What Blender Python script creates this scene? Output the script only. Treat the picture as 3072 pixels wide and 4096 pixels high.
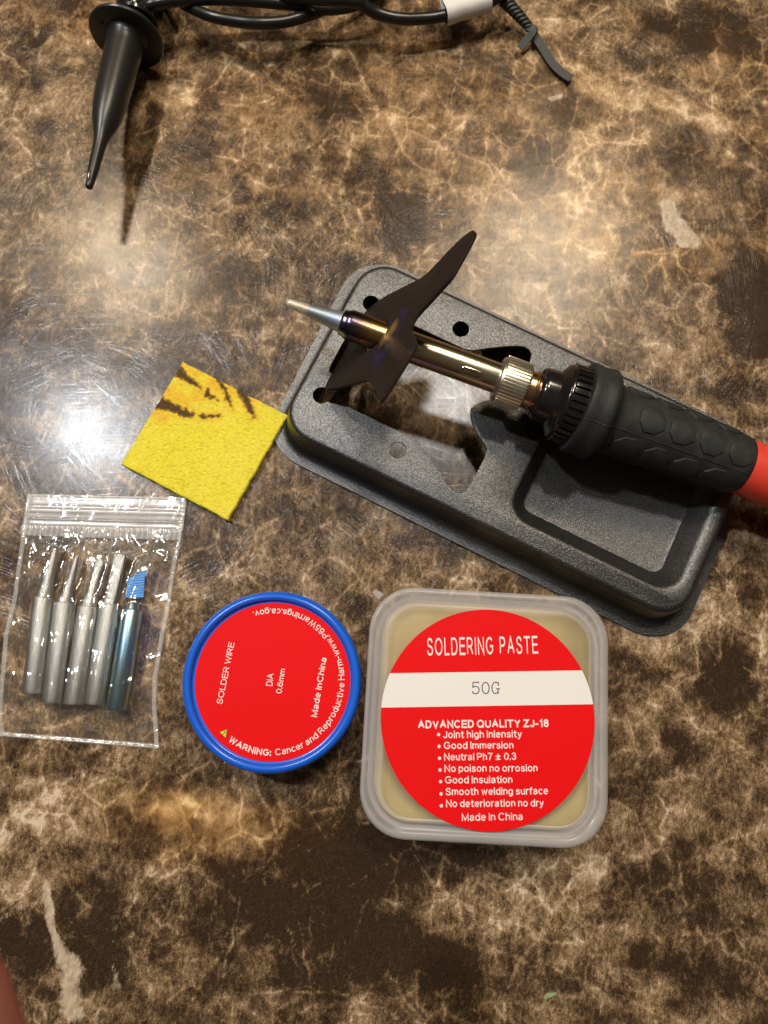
import bpy, bmesh, math, random
import numpy as np
from mathutils import Vector, Matrix, noise
random.seed(4)
for o in list(bpy.data.objects): bpy.data.objects.remove(o)
SC = bpy.context.scene; COL = SC.collection
MM = 0.001                        # all lengths below are millimetres
PI = math.pi; R = math.radians

# ------------------------------------------------------------------ camera
F = 2900.0; PITCH = 0.17822079; ROLL = 0.13402165; H = 205.0
RM = Matrix.Rotation(PITCH, 3, 'X') @ Matrix.Rotation(ROLL, 3, 'Z')
cam = bpy.data.cameras.new('camera'); cam_o = bpy.data.objects.new('camera', cam); COL.objects.link(cam_o)
cam_o.matrix_world = Matrix.Translation((0, 0, H * MM)) @ RM.to_4x4()
cam.sensor_fit = 'HORIZONTAL'; cam.sensor_width = 36.0; cam.lens = F / 3072 * 36
cam.clip_start = 0.01; cam.clip_end = 20
cam.dof.use_dof = True; cam.dof.focus_distance = 0.186; cam.dof.aperture_fstop = 24.0
SC.camera = cam_o
SC.render.resolution_x = 768; SC.render.resolution_y = 1024

def at(px, py, z=0.0):            # point of the plane at height z seen at a pixel of the 3072 x 4096 photograph
    d = RM @ Vector(((px - 1536) / F, -(py - 2048) / F, -1.0))
    k = (H - z) / -d.z
    return Vector((d.x * k, d.y * k, z))

# ------------------------------------------------------------------ room light
W = bpy.data.worlds.new('World'); SC.world = W; W.use_nodes = True
nt = W.node_tree; nt.nodes.clear()
out = nt.nodes.new('ShaderNodeOutputWorld'); bg = nt.nodes.new('ShaderNodeBackground')
tc = nt.nodes.new('ShaderNodeTexCoord'); sp = nt.nodes.new('ShaderNodeSeparateXYZ'); rp = nt.nodes.new('ShaderNodeValToRGB')
nt.links.new(tc.outputs['Generated'], sp.inputs[0]); nt.links.new(sp.outputs['Z'], rp.inputs[0])
rp.color_ramp.elements[0].position = 0.0; rp.color_ramp.elements[0].color = (0.05, 0.038, 0.028, 1)
rp.color_ramp.elements[1].position = 0.9; rp.color_ramp.elements[1].color = (0.74, 0.63, 0.49, 1)
nt.links.new(rp.outputs[0], bg.inputs[0]); nt.links.new(bg.outputs[0], out.inputs[0])
bg.inputs[1].default_value = 0.13

def lamp(name, refl, height, radius, power, color):   # a ceiling bulb whose mirror image in the table stands at refl
    k = (H + height) / H
    l = bpy.data.lights.new(name, 'POINT'); l.energy = power; l.color = color; l.shadow_soft_size = radius * MM
    o = bpy.data.objects.new(name, l); COL.objects.link(o)
    o.location = (refl[0] * k * MM, refl[1] * k * MM, height * MM)
    return o
lamp('near_right_downlight', (12.7, 72.7), 1150, 45, 16.0, (0.98, 0.95, 0.90))
lamp('near_left_downlight', (-86.8, 48.0), 1150, 34, 28.0, (0.94, 0.97, 1.0))
lamp('far_left_globe', (-88.0, 103.0), 1150, 80, 20.0, (1.0, 0.80, 0.56))
lamp('far_right_globe', (36.6, 120.7), 1150, 135, 26.0, (1.0, 0.80, 0.56))

SC.view_settings.view_transform = 'Standard'; SC.view_settings.look = 'None'
SC.view_settings.exposure = 0.0; SC.view_settings.gamma = 1.0
SC.render.engine = 'CYCLES'

# ------------------------------------------------------------------ node helper
class NT:
    def __init__(s, name):
        s.m = bpy.data.materials.new(name); s.m.use_nodes = True; s.t = s.m.node_tree
        s.n = s.t.nodes; s.p = s.n['Principled BSDF']; s.out = s.n['Material Output']
    def new(s, typ, **kw):
        n = s.n.new('ShaderNode' + typ)
        for k, v in kw.items(): setattr(n, k, v)
        return n
    def put(s, sock, v):
        if v is None: return
        if isinstance(v, bpy.types.NodeSocket): s.t.links.new(v, sock)
        elif isinstance(v, (int, float)) and sock.type in ('RGBA', 'VECTOR'):
            sock.default_value = (v,) * 3 + ((1,) if sock.type == 'RGBA' else ())
        elif sock.type == 'RGBA' and len(v) == 3: sock.default_value = tuple(v) + (1,)
        else: sock.default_value = v
    def math(s, op, a, b=None, c=None, clamp=False):
        n = s.new('Math', operation=op, use_clamp=clamp)
        for i, v in enumerate((a, b, c)): s.put(n.inputs[i], v)
        return n.outputs[0]
    def vm(s, op, a, b=None, scale=None):
        n = s.new('VectorMath', operation=op); s.put(n.inputs[0], a); s.put(n.inputs[1], b)
        if scale is not None: s.put(n.inputs['Scale'], scale)
        return n.outputs['Value'] if op in ('LENGTH', 'DISTANCE', 'DOT_PRODUCT') else n.outputs[0]
    def mix(s, f, a, b, mode='MIX'):
        n = s.new('Mix', data_type='RGBA', blend_type=mode); s.put(n.inputs[0], f); s.put(n.inputs[6], a); s.put(n.inputs[7], b)
        return n.outputs[2]
    def ramp(s, v, pts, interp='LINEAR'):
        n = s.new('ValToRGB'); s.put(n.inputs[0], v); cr = n.color_ramp; cr.interpolation = interp
        while len(cr.elements) < len(pts): cr.elements.new(0.5)
        for e, (p, c) in zip(cr.elements, pts):
            e.position = p; e.color = (c, c, c, 1) if isinstance(c, (int, float)) else tuple(c) + (1,)
        return n.outputs[0]
    def coord(s, kind='Object', scale=1000.0, rot=(0, 0, 0), loc=(0, 0, 0)):
        t = s.new('TexCoord'); m = s.new('Mapping'); m.inputs['Scale'].default_value = (scale,) * 3 if isinstance(scale, (int, float)) else scale
        m.inputs['Rotation'].default_value = rot; m.inputs['Location'].default_value = loc
        s.t.links.new(t.outputs[kind], m.inputs[0]); return m.outputs[0]
    def map(s, v, scale=(1, 1, 1), rot=(0, 0, 0), loc=(0, 0, 0)):
        m = s.new('Mapping'); m.inputs['Scale'].default_value = scale; m.inputs['Rotation'].default_value = rot; m.inputs['Location'].default_value = loc
        s.put(m.inputs[0], v); return m.outputs[0]
    def noise(s, v, scale, detail=4, rough=0.55, dist=0.0, color=False):
        n = s.new('TexNoise'); s.put(n.inputs['Vector'], v); n.inputs['Scale'].default_value = scale
        n.inputs['Detail'].default_value = detail; n.inputs['Roughness'].default_value = rough; n.inputs['Distortion'].default_value = dist
        return n.outputs['Color' if color else 'Fac']
    def voro(s, v, scale, feature='DISTANCE_TO_EDGE', rnd=1.0):
        n = s.new('TexVoronoi', feature=feature); s.put(n.inputs['Vector'], v); n.inputs['Scale'].default_value = scale
        n.inputs['Randomness'].default_value = rnd
        return n.outputs['Distance']
    def warp(s, v, scale, amount, detail=3):
        c = s.noise(v, scale, detail, color=True)
        return s.vm('ADD', v, s.vm('SCALE', s.vm('SUBTRACT', c, (0.5, 0.5, 0.5)), scale=amount))
    def bump(s, h, strength=0.3, dist=0.1, normal=None):
        n = s.new('Bump'); s.put(n.inputs['Height'], h); n.inputs['Strength'].default_value = strength
        n.inputs['Distance'].default_value = dist * MM
        if normal is not None: s.put(n.inputs['Normal'], normal)
        return n.outputs[0]
    def attr(s, name):
        n = s.new('Attribute', attribute_name=name); return n.outputs['Fac']
    def set(s, **kw):
        for k, v in kw.items(): s.put(s.p.inputs[k.replace('_', ' ')], v)
        return s.m

def simple(name, col, rough=0.5, metal=0.0, spec=0.5, bump_s=None, var=0.0, **kw):
    n = NT(name); c = n.coord(); base = col
    if var: base = n.mix(n.math('MULTIPLY', n.noise(c, 0.35, 5), var), col, tuple(x * 0.45 for x in col))
    n.set(Base_Color=base, Roughness=rough, Metallic=metal, Specular_IOR_Level=spec, **kw)
    if bump_s: n.set(Normal=n.bump(n.noise(c, bump_s[0], 4), bump_s[1], bump_s[2]))
    return n.m

# ------------------------------------------------------------------ mesh helpers (all vertices in world millimetres)
def empty(name, loc, label=None, cat=None, group=None, mat=None):
    o = bpy.data.objects.new(name, None); COL.objects.link(o)
    o.empty_display_size = 0.005
    o.matrix_world = mat if mat is not None else Matrix.Translation(Vector(loc) * MM)
    tag(o, label, cat, group); return o
def tag(o, label=None, cat=None, group=None, kind=None):
    if label: o['label'] = label
    if cat: o['category'] = cat
    if group: o['group'] = group
    if kind: o['kind'] = kind
    return o
def obj(name, verts, faces, mat, parent=None, smooth=40, world=None, base=None, mats=None, fmat=None):
    me = bpy.data.meshes.new(name); me.from_pydata([tuple(v) for v in verts], [], faces)
    return fin(name, me, mat, parent, smooth, world, base, mats, fmat)
def root_of(p):
    while p.parent: p = p.parent
    return p
def fin(name, me, mat, parent=None, smooth=40, world=None, base=None, mats=None, fmat=None):
    if world is not None: me.transform(world)          # local frame (mm) -> world (mm)
    me.transform(Matrix.Scale(MM, 4))
    if parent is not None: me.transform(root_of(parent).matrix_world.inverted())
    elif base is not None: me.transform(Matrix.Translation(-Vector(base) * MM))
    bm = bmesh.new(); bm.from_mesh(me); bmesh.ops.recalc_face_normals(bm, faces=bm.faces); bm.to_mesh(me); bm.free()
    for m in (mats or [mat]): me.materials.append(m)
    if fmat: me.polygons.foreach_set('material_index', fmat)
    if smooth:
        me.polygons.foreach_set('use_smooth', [True] * len(me.polygons)); me.set_sharp_from_angle(angle=R(smooth))
    me.update()
    o = bpy.data.objects.new(name, me); COL.objects.link(o)
    if parent is not None: o.parent = parent
    elif base is not None: o.location = Vector(base) * MM
    return o
def lathe(profile, seg=48, mod=None, close=True, a0=0.0, a1=2 * PI):
    """profile (x along the axis, r); local frame: axis = X"""
    V = []; Fc = []; full = abs(a1 - a0 - 2 * PI) < 1e-6; n = seg if full else seg + 1
    for i, (x, r) in enumerate(profile):
        for j in range(n):
            a = a0 + (a1 - a0) * j / seg
            rr = mod(x, r, a, i) if mod else r
            V.append((x, rr * math.cos(a), rr * math.sin(a)))
    for i in range(len(profile) - 1):
        for j in range(seg):
            k = (j + 1) % n
            Fc.append((i * n + j, i * n + k, (i + 1) * n + k, (i + 1) * n + j))
    if close and full:
        if profile[0][1] > 1e-4: Fc.append(tuple(range(n))[::-1])
        if profile[-1][1] > 1e-4: Fc.append(tuple((len(profile) - 1) * n + j for j in range(n)))
    return V, Fc
def tube(pts, r, seg=12, closed_ends=True, flat=1.0, up=None):
    pts = [Vector(p) for p in pts]; V = []; Fc = []; n = len(pts)
    for i, p in enumerate(pts):
        t = (pts[min(i + 1, n - 1)] - pts[max(i - 1, 0)]).normalized()
        u = Vector(up) if up else Vector((0, 0, 1))
        if abs(t.dot(u)) > 0.95: u = Vector((1, 0, 0))
        a = t.cross(u).normalized(); b = a.cross(t).normalized()
        rr = r[i] if isinstance(r, (list, tuple)) else r
        for j in range(seg):
            q = 2 * PI * j / seg
            V.append(p + a * math.cos(q) * rr + b * math.sin(q) * rr * flat)
    for i in range(n - 1):
        for j in range(seg):
            k = (j + 1) % seg; Fc.append((i * seg + j, i * seg + k, (i + 1) * seg + k, (i + 1) * seg + j))
    if closed_ends: Fc.append(tuple(range(seg))[::-1]); Fc.append(tuple((n - 1) * seg + j for j in range(seg)))
    return V, Fc
def spline(P, n=10):
    P = [Vector(p) for p in P]; out = []
    for i in range(len(P) - 1):
        a = P[max(i - 1, 0)]; b = P[i]; c = P[i + 1]; d = P[min(i + 2, len(P) - 1)]
        for k in range(n):
            t = k / n
            out.append(0.5 * ((2 * b) + (c - a) * t + (2 * a - 5 * b + 4 * c - d) * t * t + (3 * b - a - 3 * c + d) * t ** 3))
    out.append(P[-1]); return out
def rrect(a, b, r, n=10, cx=0, cy=0):
    out = []
    for q, (sx, sy) in enumerate(((1, 1), (-1, 1), (-1, -1), (1, -1))):
        for k in range(n + 1):
            t = PI / 2 * (q + k / n)
            out.append((cx + sx * (a - r) + r * math.cos(t), cy + sy * (b - r) + r * math.sin(t)))
    return out
def merge(*ms):
    V = []; Fc = []
    for v, f in ms:
        o = len(V); V += list(v); Fc += [tuple(i + o for i in q) for q in f]
    return V, Fc
def loft(rings, cap0=False, cap1=False):
    """rings: lists of (x, y, z)"""
    n = len(rings[0]); V = [p for r in rings for p in r]; Fc = []
    for i in range(len(rings) - 1):
        for j in range(n):
            k = (j + 1) % n; Fc.append((i * n + j, i * n + k, (i + 1) * n + k, (i + 1) * n + j))
    if cap0: Fc.append(tuple(range(n))[::-1])
    if cap1: Fc.append(tuple((len(rings) - 1) * n + j for j in range(n)))
    return V, Fc
def fill2d(loops, z=0.0):
    """filled planar region bounded by the first loop, with the others as holes -> verts, faces"""
    cu = bpy.data.curves.new('tmp', 'CURVE'); cu.dimensions = '2D'; cu.fill_mode = 'BOTH'
    for lp in loops:
        s = cu.splines.new('POLY'); s.points.add(len(lp) - 1)
        for i, p in enumerate(lp): s.points[i].co = (p[0], p[1], 0, 1)
        s.use_cyclic_u = True
    o = bpy.data.objects.new('tmp', cu); COL.objects.link(o)
    dg = bpy.context.evaluated_depsgraph_get(); dg.update()
    me = bpy.data.meshes.new_from_object(o.evaluated_get(dg))
    V = [(v.co.x, v.co.y, z) for v in me.vertices]; Fc = [tuple(p.vertices) for p in me.polygons]
    bpy.data.objects.remove(o); bpy.data.meshes.remove(me); bpy.data.curves.remove(cu)
    return V, Fc
def weld(V, Fc, dist=0.01):
    me = bpy.data.meshes.new('tmp'); me.from_pydata([tuple(v) for v in V], [], Fc)
    bm = bmesh.new(); bm.from_mesh(me); bmesh.ops.remove_doubles(bm, verts=bm.verts, dist=dist)
    bmesh.ops.recalc_face_normals(bm, faces=bm.faces); bm.to_mesh(me); bm.free(); return me
def apply_mods(o, smooth=35):
    dg = bpy.context.evaluated_depsgraph_get(); dg.update()
    me = bpy.data.meshes.new_from_object(o.evaluated_get(dg)); o.modifiers.clear(); o.data = me
    me.polygons.foreach_set('use_smooth', [True] * len(me.polygons)); me.set_sharp_from_angle(angle=R(smooth))
def frame(o, x, y=None, z=None):
    x = Vector(x).normalized()
    if y is not None: y = Vector(y); z = x.cross(y).normalized(); y = z.cross(x)
    else: z = Vector(z); y = z.cross(x).normalized(); z = x.cross(y)
    M = Matrix((x, y, z)).transposed().to_4x4(); M.translation = Vector(o); return M

def E_(cx, cy, rx, ry, a0=90, a1=450, n=18):
    return [(cx + rx * math.cos(R(a0 + (a1 - a0) * k / n)), cy + ry * math.sin(R(a0 + (a1 - a0) * k / n))) for k in range(n + 1)]
def S_(P): return [(p.x, p.y) for p in spline([Vector((x, y, 0)) for x, y in P], 4)]
_s = [(.60, .76), (.52, .93), (.32, 1), (.12, .93), (.05, .76), (.12, .61), (.34, .52), (.56, .42), (.64, .25), (.56, .07), (.33, 0), (.10, .07), (0, .27)]
_bowl = E_(.26, .36, .26, .36); arch = lambda x, w=.46: [(x, .44)] + E_(x + w / 2, .47, w / 2, .25, 165, 0, 10) + [(x + w, 0)]
_P = [(0, 0), (0, 1), (.36, 1)] + E_(.36, .74, .25, .26, 90, -90, 10) + [(0, .48)]
GLYPH = {'A': (.78, [(0, 0), (.39, 1), (.78, 0)], [(.14, .36), (.64, .36)]), 'C': (.74, E_(.4, .5, .4, .5, 40, 320)), 'D': (.68, [(0, 0), (0, 1), (.32, 1)] + E_(.32, .5, .36, .5, 90, -90, 14) + [(0, 0)]),
 'E': (.6, [(.6, 1), (0, 1), (0, 0), (.62, 0)], [(0, .52), (.56, .52)]), 'G': (.8, E_(.42, .5, .42, .5, 42, 328) + [(.80, .47), (.45, .47)]), 'H': (.68, [(0, 0), (0, 1)], [(.68, 0), (.68, 1)], [(0, .52), (.68, .52)]),
 'I': (0, [(0, 0), (0, 1)]), 'J': (.44, [(.44, 1), (.44, .26)] + E_(.22, .24, .22, .24, 0, -180, 10)), 'L': (.5, [(0, 1), (0, 0), (.5, 0)]), 'M': (.8, [(0, 0), (0, 1), (.4, .04), (.8, 1), (.8, 0)]),
 'N': (.66, [(0, 0), (0, 1), (.66, 0), (.66, 1)]), 'O': (.86, E_(.43, .5, .43, .5)), 'P': (.61, _P), 'Q': (.86, E_(.43, .5, .43, .5), [(.52, .24), (.88, -.06)]), 'R': (.66, _P, [(.36, .47), (.66, 0)]), 'S': (.64, S_(_s)),
 'T': (.68, [(0, 1), (.68, 1)], [(.34, 1), (.34, 0)]), 'U': (.66, [(0, 1), (0, .32)] + E_(.33, .32, .33, .32, 180, 360, 12) + [(.66, 1)]), 'V': (.72, [(0, 1), (.36, 0), (.72, 1)]), 'W': (1.0, [(0, 1), (.25, 0), (.5, .97), (.75, 0), (1, 1)]),
 'Y': (.72, [(0, 1), (.36, .45), (.72, 1)], [(.36, .45), (.36, 0)]), 'Z': (.62, [(0, 1), (.6, 1), (0, 0), (.62, 0)]),
 'a': (.5, S_([(.04, .54), (.12, .67), (.27, .72), (.42, .66), (.46, .52), (.46, .14), (.51, 0)]), S_([(.46, .43), (.2, .37), (.04, .28), (0, .15), (.08, .02), (.22, 0), (.38, .08), (.46, .22)])),
 'c': (.46, E_(.27, .36, .27, .36, 46, 314)), 'd': (.52, _bowl, [(.52, 0), (.52, 1)]), 'e': (.53, [(.01, .38), (.53, .38)] + E_(.27, .36, .27, .36, 12, 320)), 'f': (.26, [(.1, 0), (.1, .84), (.15, .97), (.29, 1)], [(0, .72), (.26, .72)]),
 'g': (.52, _bowl, [(.52, .72), (.52, -.06)] + E_(.26, -.06, .26, .22, 0, -150, 10)), 'h': (.46, [(0, 0), (0, 1)], arch(0)), 'i': (0, [(0, 0), (0, .69)], [(0, .97), (0, 1)]), 'l': (0, [(0, 0), (0, 1)]),
 'm': (.78, [(0, 0), (0, .72)], arch(0, .39), arch(.39, .39)), 'n': (.46, [(0, 0), (0, .72)], arch(0)), 'o': (.54, E_(.27, .36, .27, .36)), 'p': (.52, _bowl, [(0, .72), (0, -.28)]), 'r': (.25, [(0, 0), (0, .72)], [(0, .44), (.06, .63), (.15, .71), (.27, .71)]),
 's': (.45, S_([(x * .7, y * .72) for x, y in _s])), 't': (.28, [(.12, .93), (.12, .12), (.18, .01), (.3, .01)], [(0, .72), (.28, .72)]), 'u': (.46, [(0, .72), (0, .25)] + E_(.23, .25, .23, .25, 180, 345, 10), [(.46, .72), (.46, 0)]),
 'v': (.5, [(0, .72), (.25, 0), (.5, .72)]), 'w': (.76, [(0, .72), (.19, 0), (.38, .7), (.57, 0), (.76, .72)]), 'y': (.5, [(0, .72), (.25, .02)], [(.5, .72), (.22, -.08), (.13, -.24), (.02, -.26)]), '0': (.56, E_(.28, .5, .28, .5)),
 '1': (.3, [(0, .76), (.15, .83), (.26, 1), (.26, 0)]), '3': (.54, S_([(.03, .78), (.12, .95), (.28, 1), (.46, .93), (.5, .76), (.42, .58), (.22, .53)]), S_([(.22, .53), (.44, .49), (.54, .28), (.45, .07), (.27, 0), (.08, .07), (0, .25)])),
 '5': (.54, [(.5, 1), (.1, 1), (.04, .5)] + S_([(.04, .5), (.14, .6), (.28, .64), (.46, .56), (.54, .33), (.46, .09), (.27, 0), (.1, .06), (0, .24)])[1:]), '6': (.55, E_(.28, .31, .27, .31), S_([(.52, .80), (.42, .97), (.28, 1), (.1, .86), (.01, .55), (.01, .33)])),
 '7': (.54, [(0, 1), (.54, 1), (.3, .5), (.18, 0)]), '8': (.54, E_(.27, .75, .23, .25), E_(.27, .27, .27, .27)), '.': (0, [(0, -.02), (0, .05)]), ':': (0, [(0, -.02), (0, .05)], [(0, .6), (0, .67)]), '-': (.26, [(0, .36), (.26, .36)]),
 '\u00b1': (.5, [(.25, .95), (.25, .3)], [(0, .62), (.5, .62)], [(0, .04), (.5, .04)])}
def text2d(s, bold=0.0, space=1.0):
    """grotesque letters drawn with strokes of even width: verts (x, y, layer), faces, width, cap height"""
    sw_ = 0.125 + bold * 2.2; V = []; Fc = []; x0 = 0.0; layer = 0
    for ch in s:
        if ch == ' ': x0 += .30 * space; continue
        g = GLYPH[ch]
        for st in g[1:]:
            P = []
            for x, y in st:
                q = Vector((x0 + sw_ / 2 + x, sw_ / 2 + y * (1 - sw_)))
                if not P or (q - P[-1]).length > 1e-4: P.append(q)
            closed = (P[0] - P[-1]).length < 1e-3
            if closed: P.pop()
            m = len(P); b = len(V)
            for i, p in enumerate(P):
                d0 = (p - P[i - 1]).normalized() if (i > 0 or closed) else None
                d1 = (P[(i + 1) % m] - p).normalized() if (i < m - 1 or closed) else None
                d0 = d0 or d1; d1 = d1 or d0
                t = d0 + d1; t = t.normalized() if t.length > .05 else d0; nn = Vector((-t.y, t.x)); k = max(.45, abs(nn.dot(Vector((-d1.y, d1.x))))); off = nn * (sw_ / 2 / k)
                e = p.copy()
                if not closed and i == 0: e = p - d1 * (sw_ / 2 if abs(d1.x) < .3 or abs(d1.y) < .3 else 0) * (1 if len(st) < 8 else 0)
                if not closed and i == m - 1: e = p + d0 * (sw_ / 2 if abs(d0.x) < .3 or abs(d0.y) < .3 else 0) * (1 if len(st) < 8 else 0)
                V += [(e.x + off.x, e.y + off.y, layer), (e.x - off.x, e.y - off.y, layer)]
            for i in range(m if closed else m - 1):
                j = (i + 1) % m; Fc.append((b + 2 * i, b + 2 * j, b + 2 * j + 1, b + 2 * i + 1))
            layer += 1
        x0 += g[0] + sw_ + .13 * space
    a = min(v[0] for v in V); V = [(v[0] - a, v[1], v[2]) for v in V]
    return V, Fc, max(v[0] for v in V), 1.0
def text_line(s, p0, p1, cap, z, bold=0.0, space=1.0):
    if s == 'SOLDERING PASTE': space = 2.0
    V, Fc, w, ch = text2d(s, bold, space)
    p0 = Vector(p0[:2]); p1 = Vector(p1[:2]); u = (p1 - p0); sx = u.length / w; u.normalize(); v = Vector((-u.y, u.x)); sy = cap / ch
    return [tuple(p0 + u * x * sx + v * y * sy) + (z + l * .0005,) for x, y, l in V], Fc
def text_arc(s, c, r, a0, a1, cap, z, bold=0.0, space=1.0):
    V, Fc, w, ch = text2d(s, bold, space); sy = cap / ch; o = []
    for x, y, l in V:
        a = a0 + (a1 - a0) * x / w; rr = r - y * sy
        o.append((c[0] + rr * math.cos(a), c[1] + rr * math.sin(a), z + l * .0003))
    return o, Fc

# ------------------------------------------------------------------ table
def table():
    xs = np.concatenate([[-900, -600, -350, -230], np.arange(-160, 136, 0.6), [200, 350, 600, 900]])
    ys = np.concatenate([[-700, -450, -250, -160], np.arange(-115, 245, 0.6), [320, 450, 700, 1000]])
    X, Y = np.meshgrid(xs, ys); nx, ny = len(xs), len(ys)
    bias = np.zeros_like(X); cream = np.zeros_like(X); gold = np.zeros_like(X); crack = np.zeros_like(X)
    rs = np.random.RandomState(3); RAG = np.zeros_like(X); RX = np.zeros_like(X); RY = np.zeros_like(X)
    for fr, am in ((.09, .5), (.2, .45), (.42, .35), (.9, .22)):
        for A_, k_ in ((RAG, .36), (RX, 1.6), (RY, 1.6)):
            for _ in range(5):
                th_ = rs.uniform(0, 6.28); A_ += k_ * am * np.sin(fr * (X * math.cos(th_) + Y * math.sin(th_)) * rs.uniform(.7, 1.4) + rs.uniform(0, 6.28)) / 2.2
    def ell(A, px, py, rx, ry, amt, rot=0, soft=0.45):
        c = at(px, py); k = 1 / 14.3; th = R(rot)
        dx = X - c.x; dy = Y - c.y
        u = (dx * math.cos(th) + dy * math.sin(th)) / (rx * k); v = (-dx * math.sin(th) + dy * math.cos(th)) / (ry * k)
        d = np.sqrt(u * u + v * v) + RAG
        t = np.clip((1 + soft - d) / (2 * soft), 0, 1); A += amt * t * t * (3 - 2 * t)
    def path(A, pts, w, amt, wig=.3):
        P = [at(*p[:2]) for p in pts]; ww = [(p[2] if len(p) > 2 else w) / 14.3 for p in pts]; best = np.full_like(X, 9.0)
        for a, b, wa, wb in zip(P, P[1:], ww, ww[1:]):
            d = b - a; t = np.clip(((X - a.x) * d.x + (Y - a.y) * d.y) / (d.x ** 2 + d.y ** 2), 0, 1)
            q = np.hypot(X + RX * wig - a.x - t * d.x, Y + RY * wig - a.y - t * d.y) / (wa + (wb - wa) * t); best = np.minimum(best, q)
        np.maximum(A, amt * np.clip(1.5 - best, 0, 1), out=A)
    # broad dark clouds of the stone print (positions as in the photograph)
    for e in [(2990, 1190, 130, 190, -.55, 10), (1320, 3640, 300, 330, -.42, 0), (960, 3620, 150, 170, -.38, 0), (1650, 3380, 260, 120, -.25, 0),
              (2650, 3480, 190, 130, -.22, 30), (1800, 3880, 110, 90, -.45, 20), (2790, 3900, 150, 90, -.3, 0), (700, 1330, 110, 90, -.35, 0),
              (980, 1130, 120, 110, -.25, 0), (640, 1480, 160, 90, -.25, 0), (250, 1330, 230, 130, -.22, 0), (880, 3480, 120, 70, -.2, 0),
              (2840, 130, 190, 110, -.42, 0), (2650, 90, 100, 60, -.25, 0), (300, 30, 90, 50, -.4, 0), (1330, 430, 110, 120, -.22, 0), (1240, 290, 80, 110, -.2, 0),
              (840, 200, 60, 90, -.25, 0), (1870, 260, 150, 100, -.25, 0), (2110, 620, 110, 90, -.22, 0), (2700, 620, 160, 90, -.25, 0),
              (1480, 700, 150, 110, -.2, 0), (1610, 880, 120, 130, -.3, 0), (800, 560, 90, 80, -.22, 0), (220, 800, 90, 60, -.2, 0), (180, 520, 60, 60, -.22, 0),
              (450, 3850, 60, 60, 0, 0), (380, 3640, 120, 120, -.35, 0), (360, 3860, 90, 90, -.35, 0), (100, 3800, 110, 120, -.28, 0), (2900, 2700, 90, 130, -.45, 15),
              (2700, 3000, 70, 60, -.3, 0), (1700, 2150, 90, 50, -.3, 0), (1170, 2350, 70, 40, -.2, 0), (480, 3330, 120, 80, -.25, 0), (2560, 3830, 60, 60, -.4, 0), (2520, 3150, 90, 60, -.18, 0),
              (120, 2250, 150, 150, -.1, 0), (250, 2100, 140, 80, -.25, 0), (60, 1560, 90, 90, -.15, 0), (2900, 1560, 90, 70, -.25, 0), (1290, 1190, 90, 80, -.22, 0),
              (165, 150, 30, 95, -.5, -25), (250, 290, 20, 50, -.5, -35), (150, 330, 40, 60, -.35, -20), (95, 210, 90, 60, -.1, 0)]: ell(bias, *e)
    for e in [(280, 1620, 380, 260, -.17, 0), (1000, 1430, 420, 130, -.13, 10), (520, 2050, 300, 90, -.10, 0), (1750, 3700, 500, 260, -.06, 0)]: ell(bias, *e)
    # broad pale clouds
    for e in [(2350, 320, 330, 60, .26, -22), (2700, 420, 280, 60, .26, -25), (2150, 60, 160, 70, .22, -20), (2930, 250, 120, 90, .2, 0), (330, 140, 150, 130, .2, 0),
              (230, 430, 200, 130, .14, 0), (480, 3260, 260, 110, .16, 0), (900, 3280, 200, 110, .2, 0), (2500, 3300, 300, 220, .12, 0), (2650, 2500, 160, 120, .2, 0),
              (2850, 2420, 140, 80, .16, 0), (1500, 2330, 260, 60, .12, -20), (2000, 3700, 200, 160, .14, 0), (90, 3400, 120, 160, .16, 0), (100, 3560, 110, 60, .16, 20),
              (2330, 700, 60, 240, .16, 0), (700, 380, 70, 60, .25, 0), (2750, 1450, 200, 70, .12, -20), (3000, 3150, 90, 300, .08, 0), (1380, 250, 200, 60, .1, 0), (2350, 3650, 60, 260, .1, -10)]: ell(bias, *e)
    for e in [(2100, 500, 1100, 450, .09, 0), (2300, 900, 500, 200, .10, 10)]: ell(bias, *e)
    for e in [(900, 3300, 330, 130, .8, 0), (1900, 500, 1500, 620, .5, 0), (620, 3180, 140, 80, .4, 0), (2950, 250, 200, 140, .35, 0), (300, 60, 300, 90, .35, 0), (2700, 1000, 300, 90, .35, 0)]: ell(gold, *e, soft=.8)
    path(cream, [(190, 3545, 14), (194, 3628, 20), (208, 3720, 13), (245, 3813, 26), (285, 3868, 44), (272, 3945, 30), (290, 4040, 40)], 20, 1)
    path(cream, [(448, 3750, 4), (450, 3850, 5), (462, 3935, 20)], 8, .7)
    path(cream, [(2675, 825, 34), (2700, 900, 46), (2770, 960, 34), (2730, 970, 26)], 40, 1.25)
    path(cream, [(1855, 120, 9), (1842, 259, 8), (1804, 389, 8), (1800, 518, 5)], 9, .55)
    path(cream, [(2205, 395, 16), (2240, 380, 16)], 16, .7)
    path(cream, [(660, 340, 18), (680, 400, 22)], 16, .4)
    path(cream, [(0, 3680, 15), (160, 3600, 12)], 10, .4)
    vein = np.zeros_like(X)
    for k in range(70):
        x, y = rs.uniform(-100, 3200), rs.uniform(-100, 4200); th_ = rs.choice([1.5, 1.2, 2.0, .5, 2.7, .9]) + rs.uniform(-.3, .3); pts = [(x, y)]
        for _ in range(rs.randint(3, 9)):
            th_ += rs.uniform(-.45, .45); l_ = rs.uniform(40, 110); x += l_ * math.cos(th_); y += l_ * math.sin(th_); pts.append((x, y, rs.uniform(2, 6)))
        pts[0] = pts[0] + (3,); path(vein, pts, 4, rs.uniform(.4, 1), .5)
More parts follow.
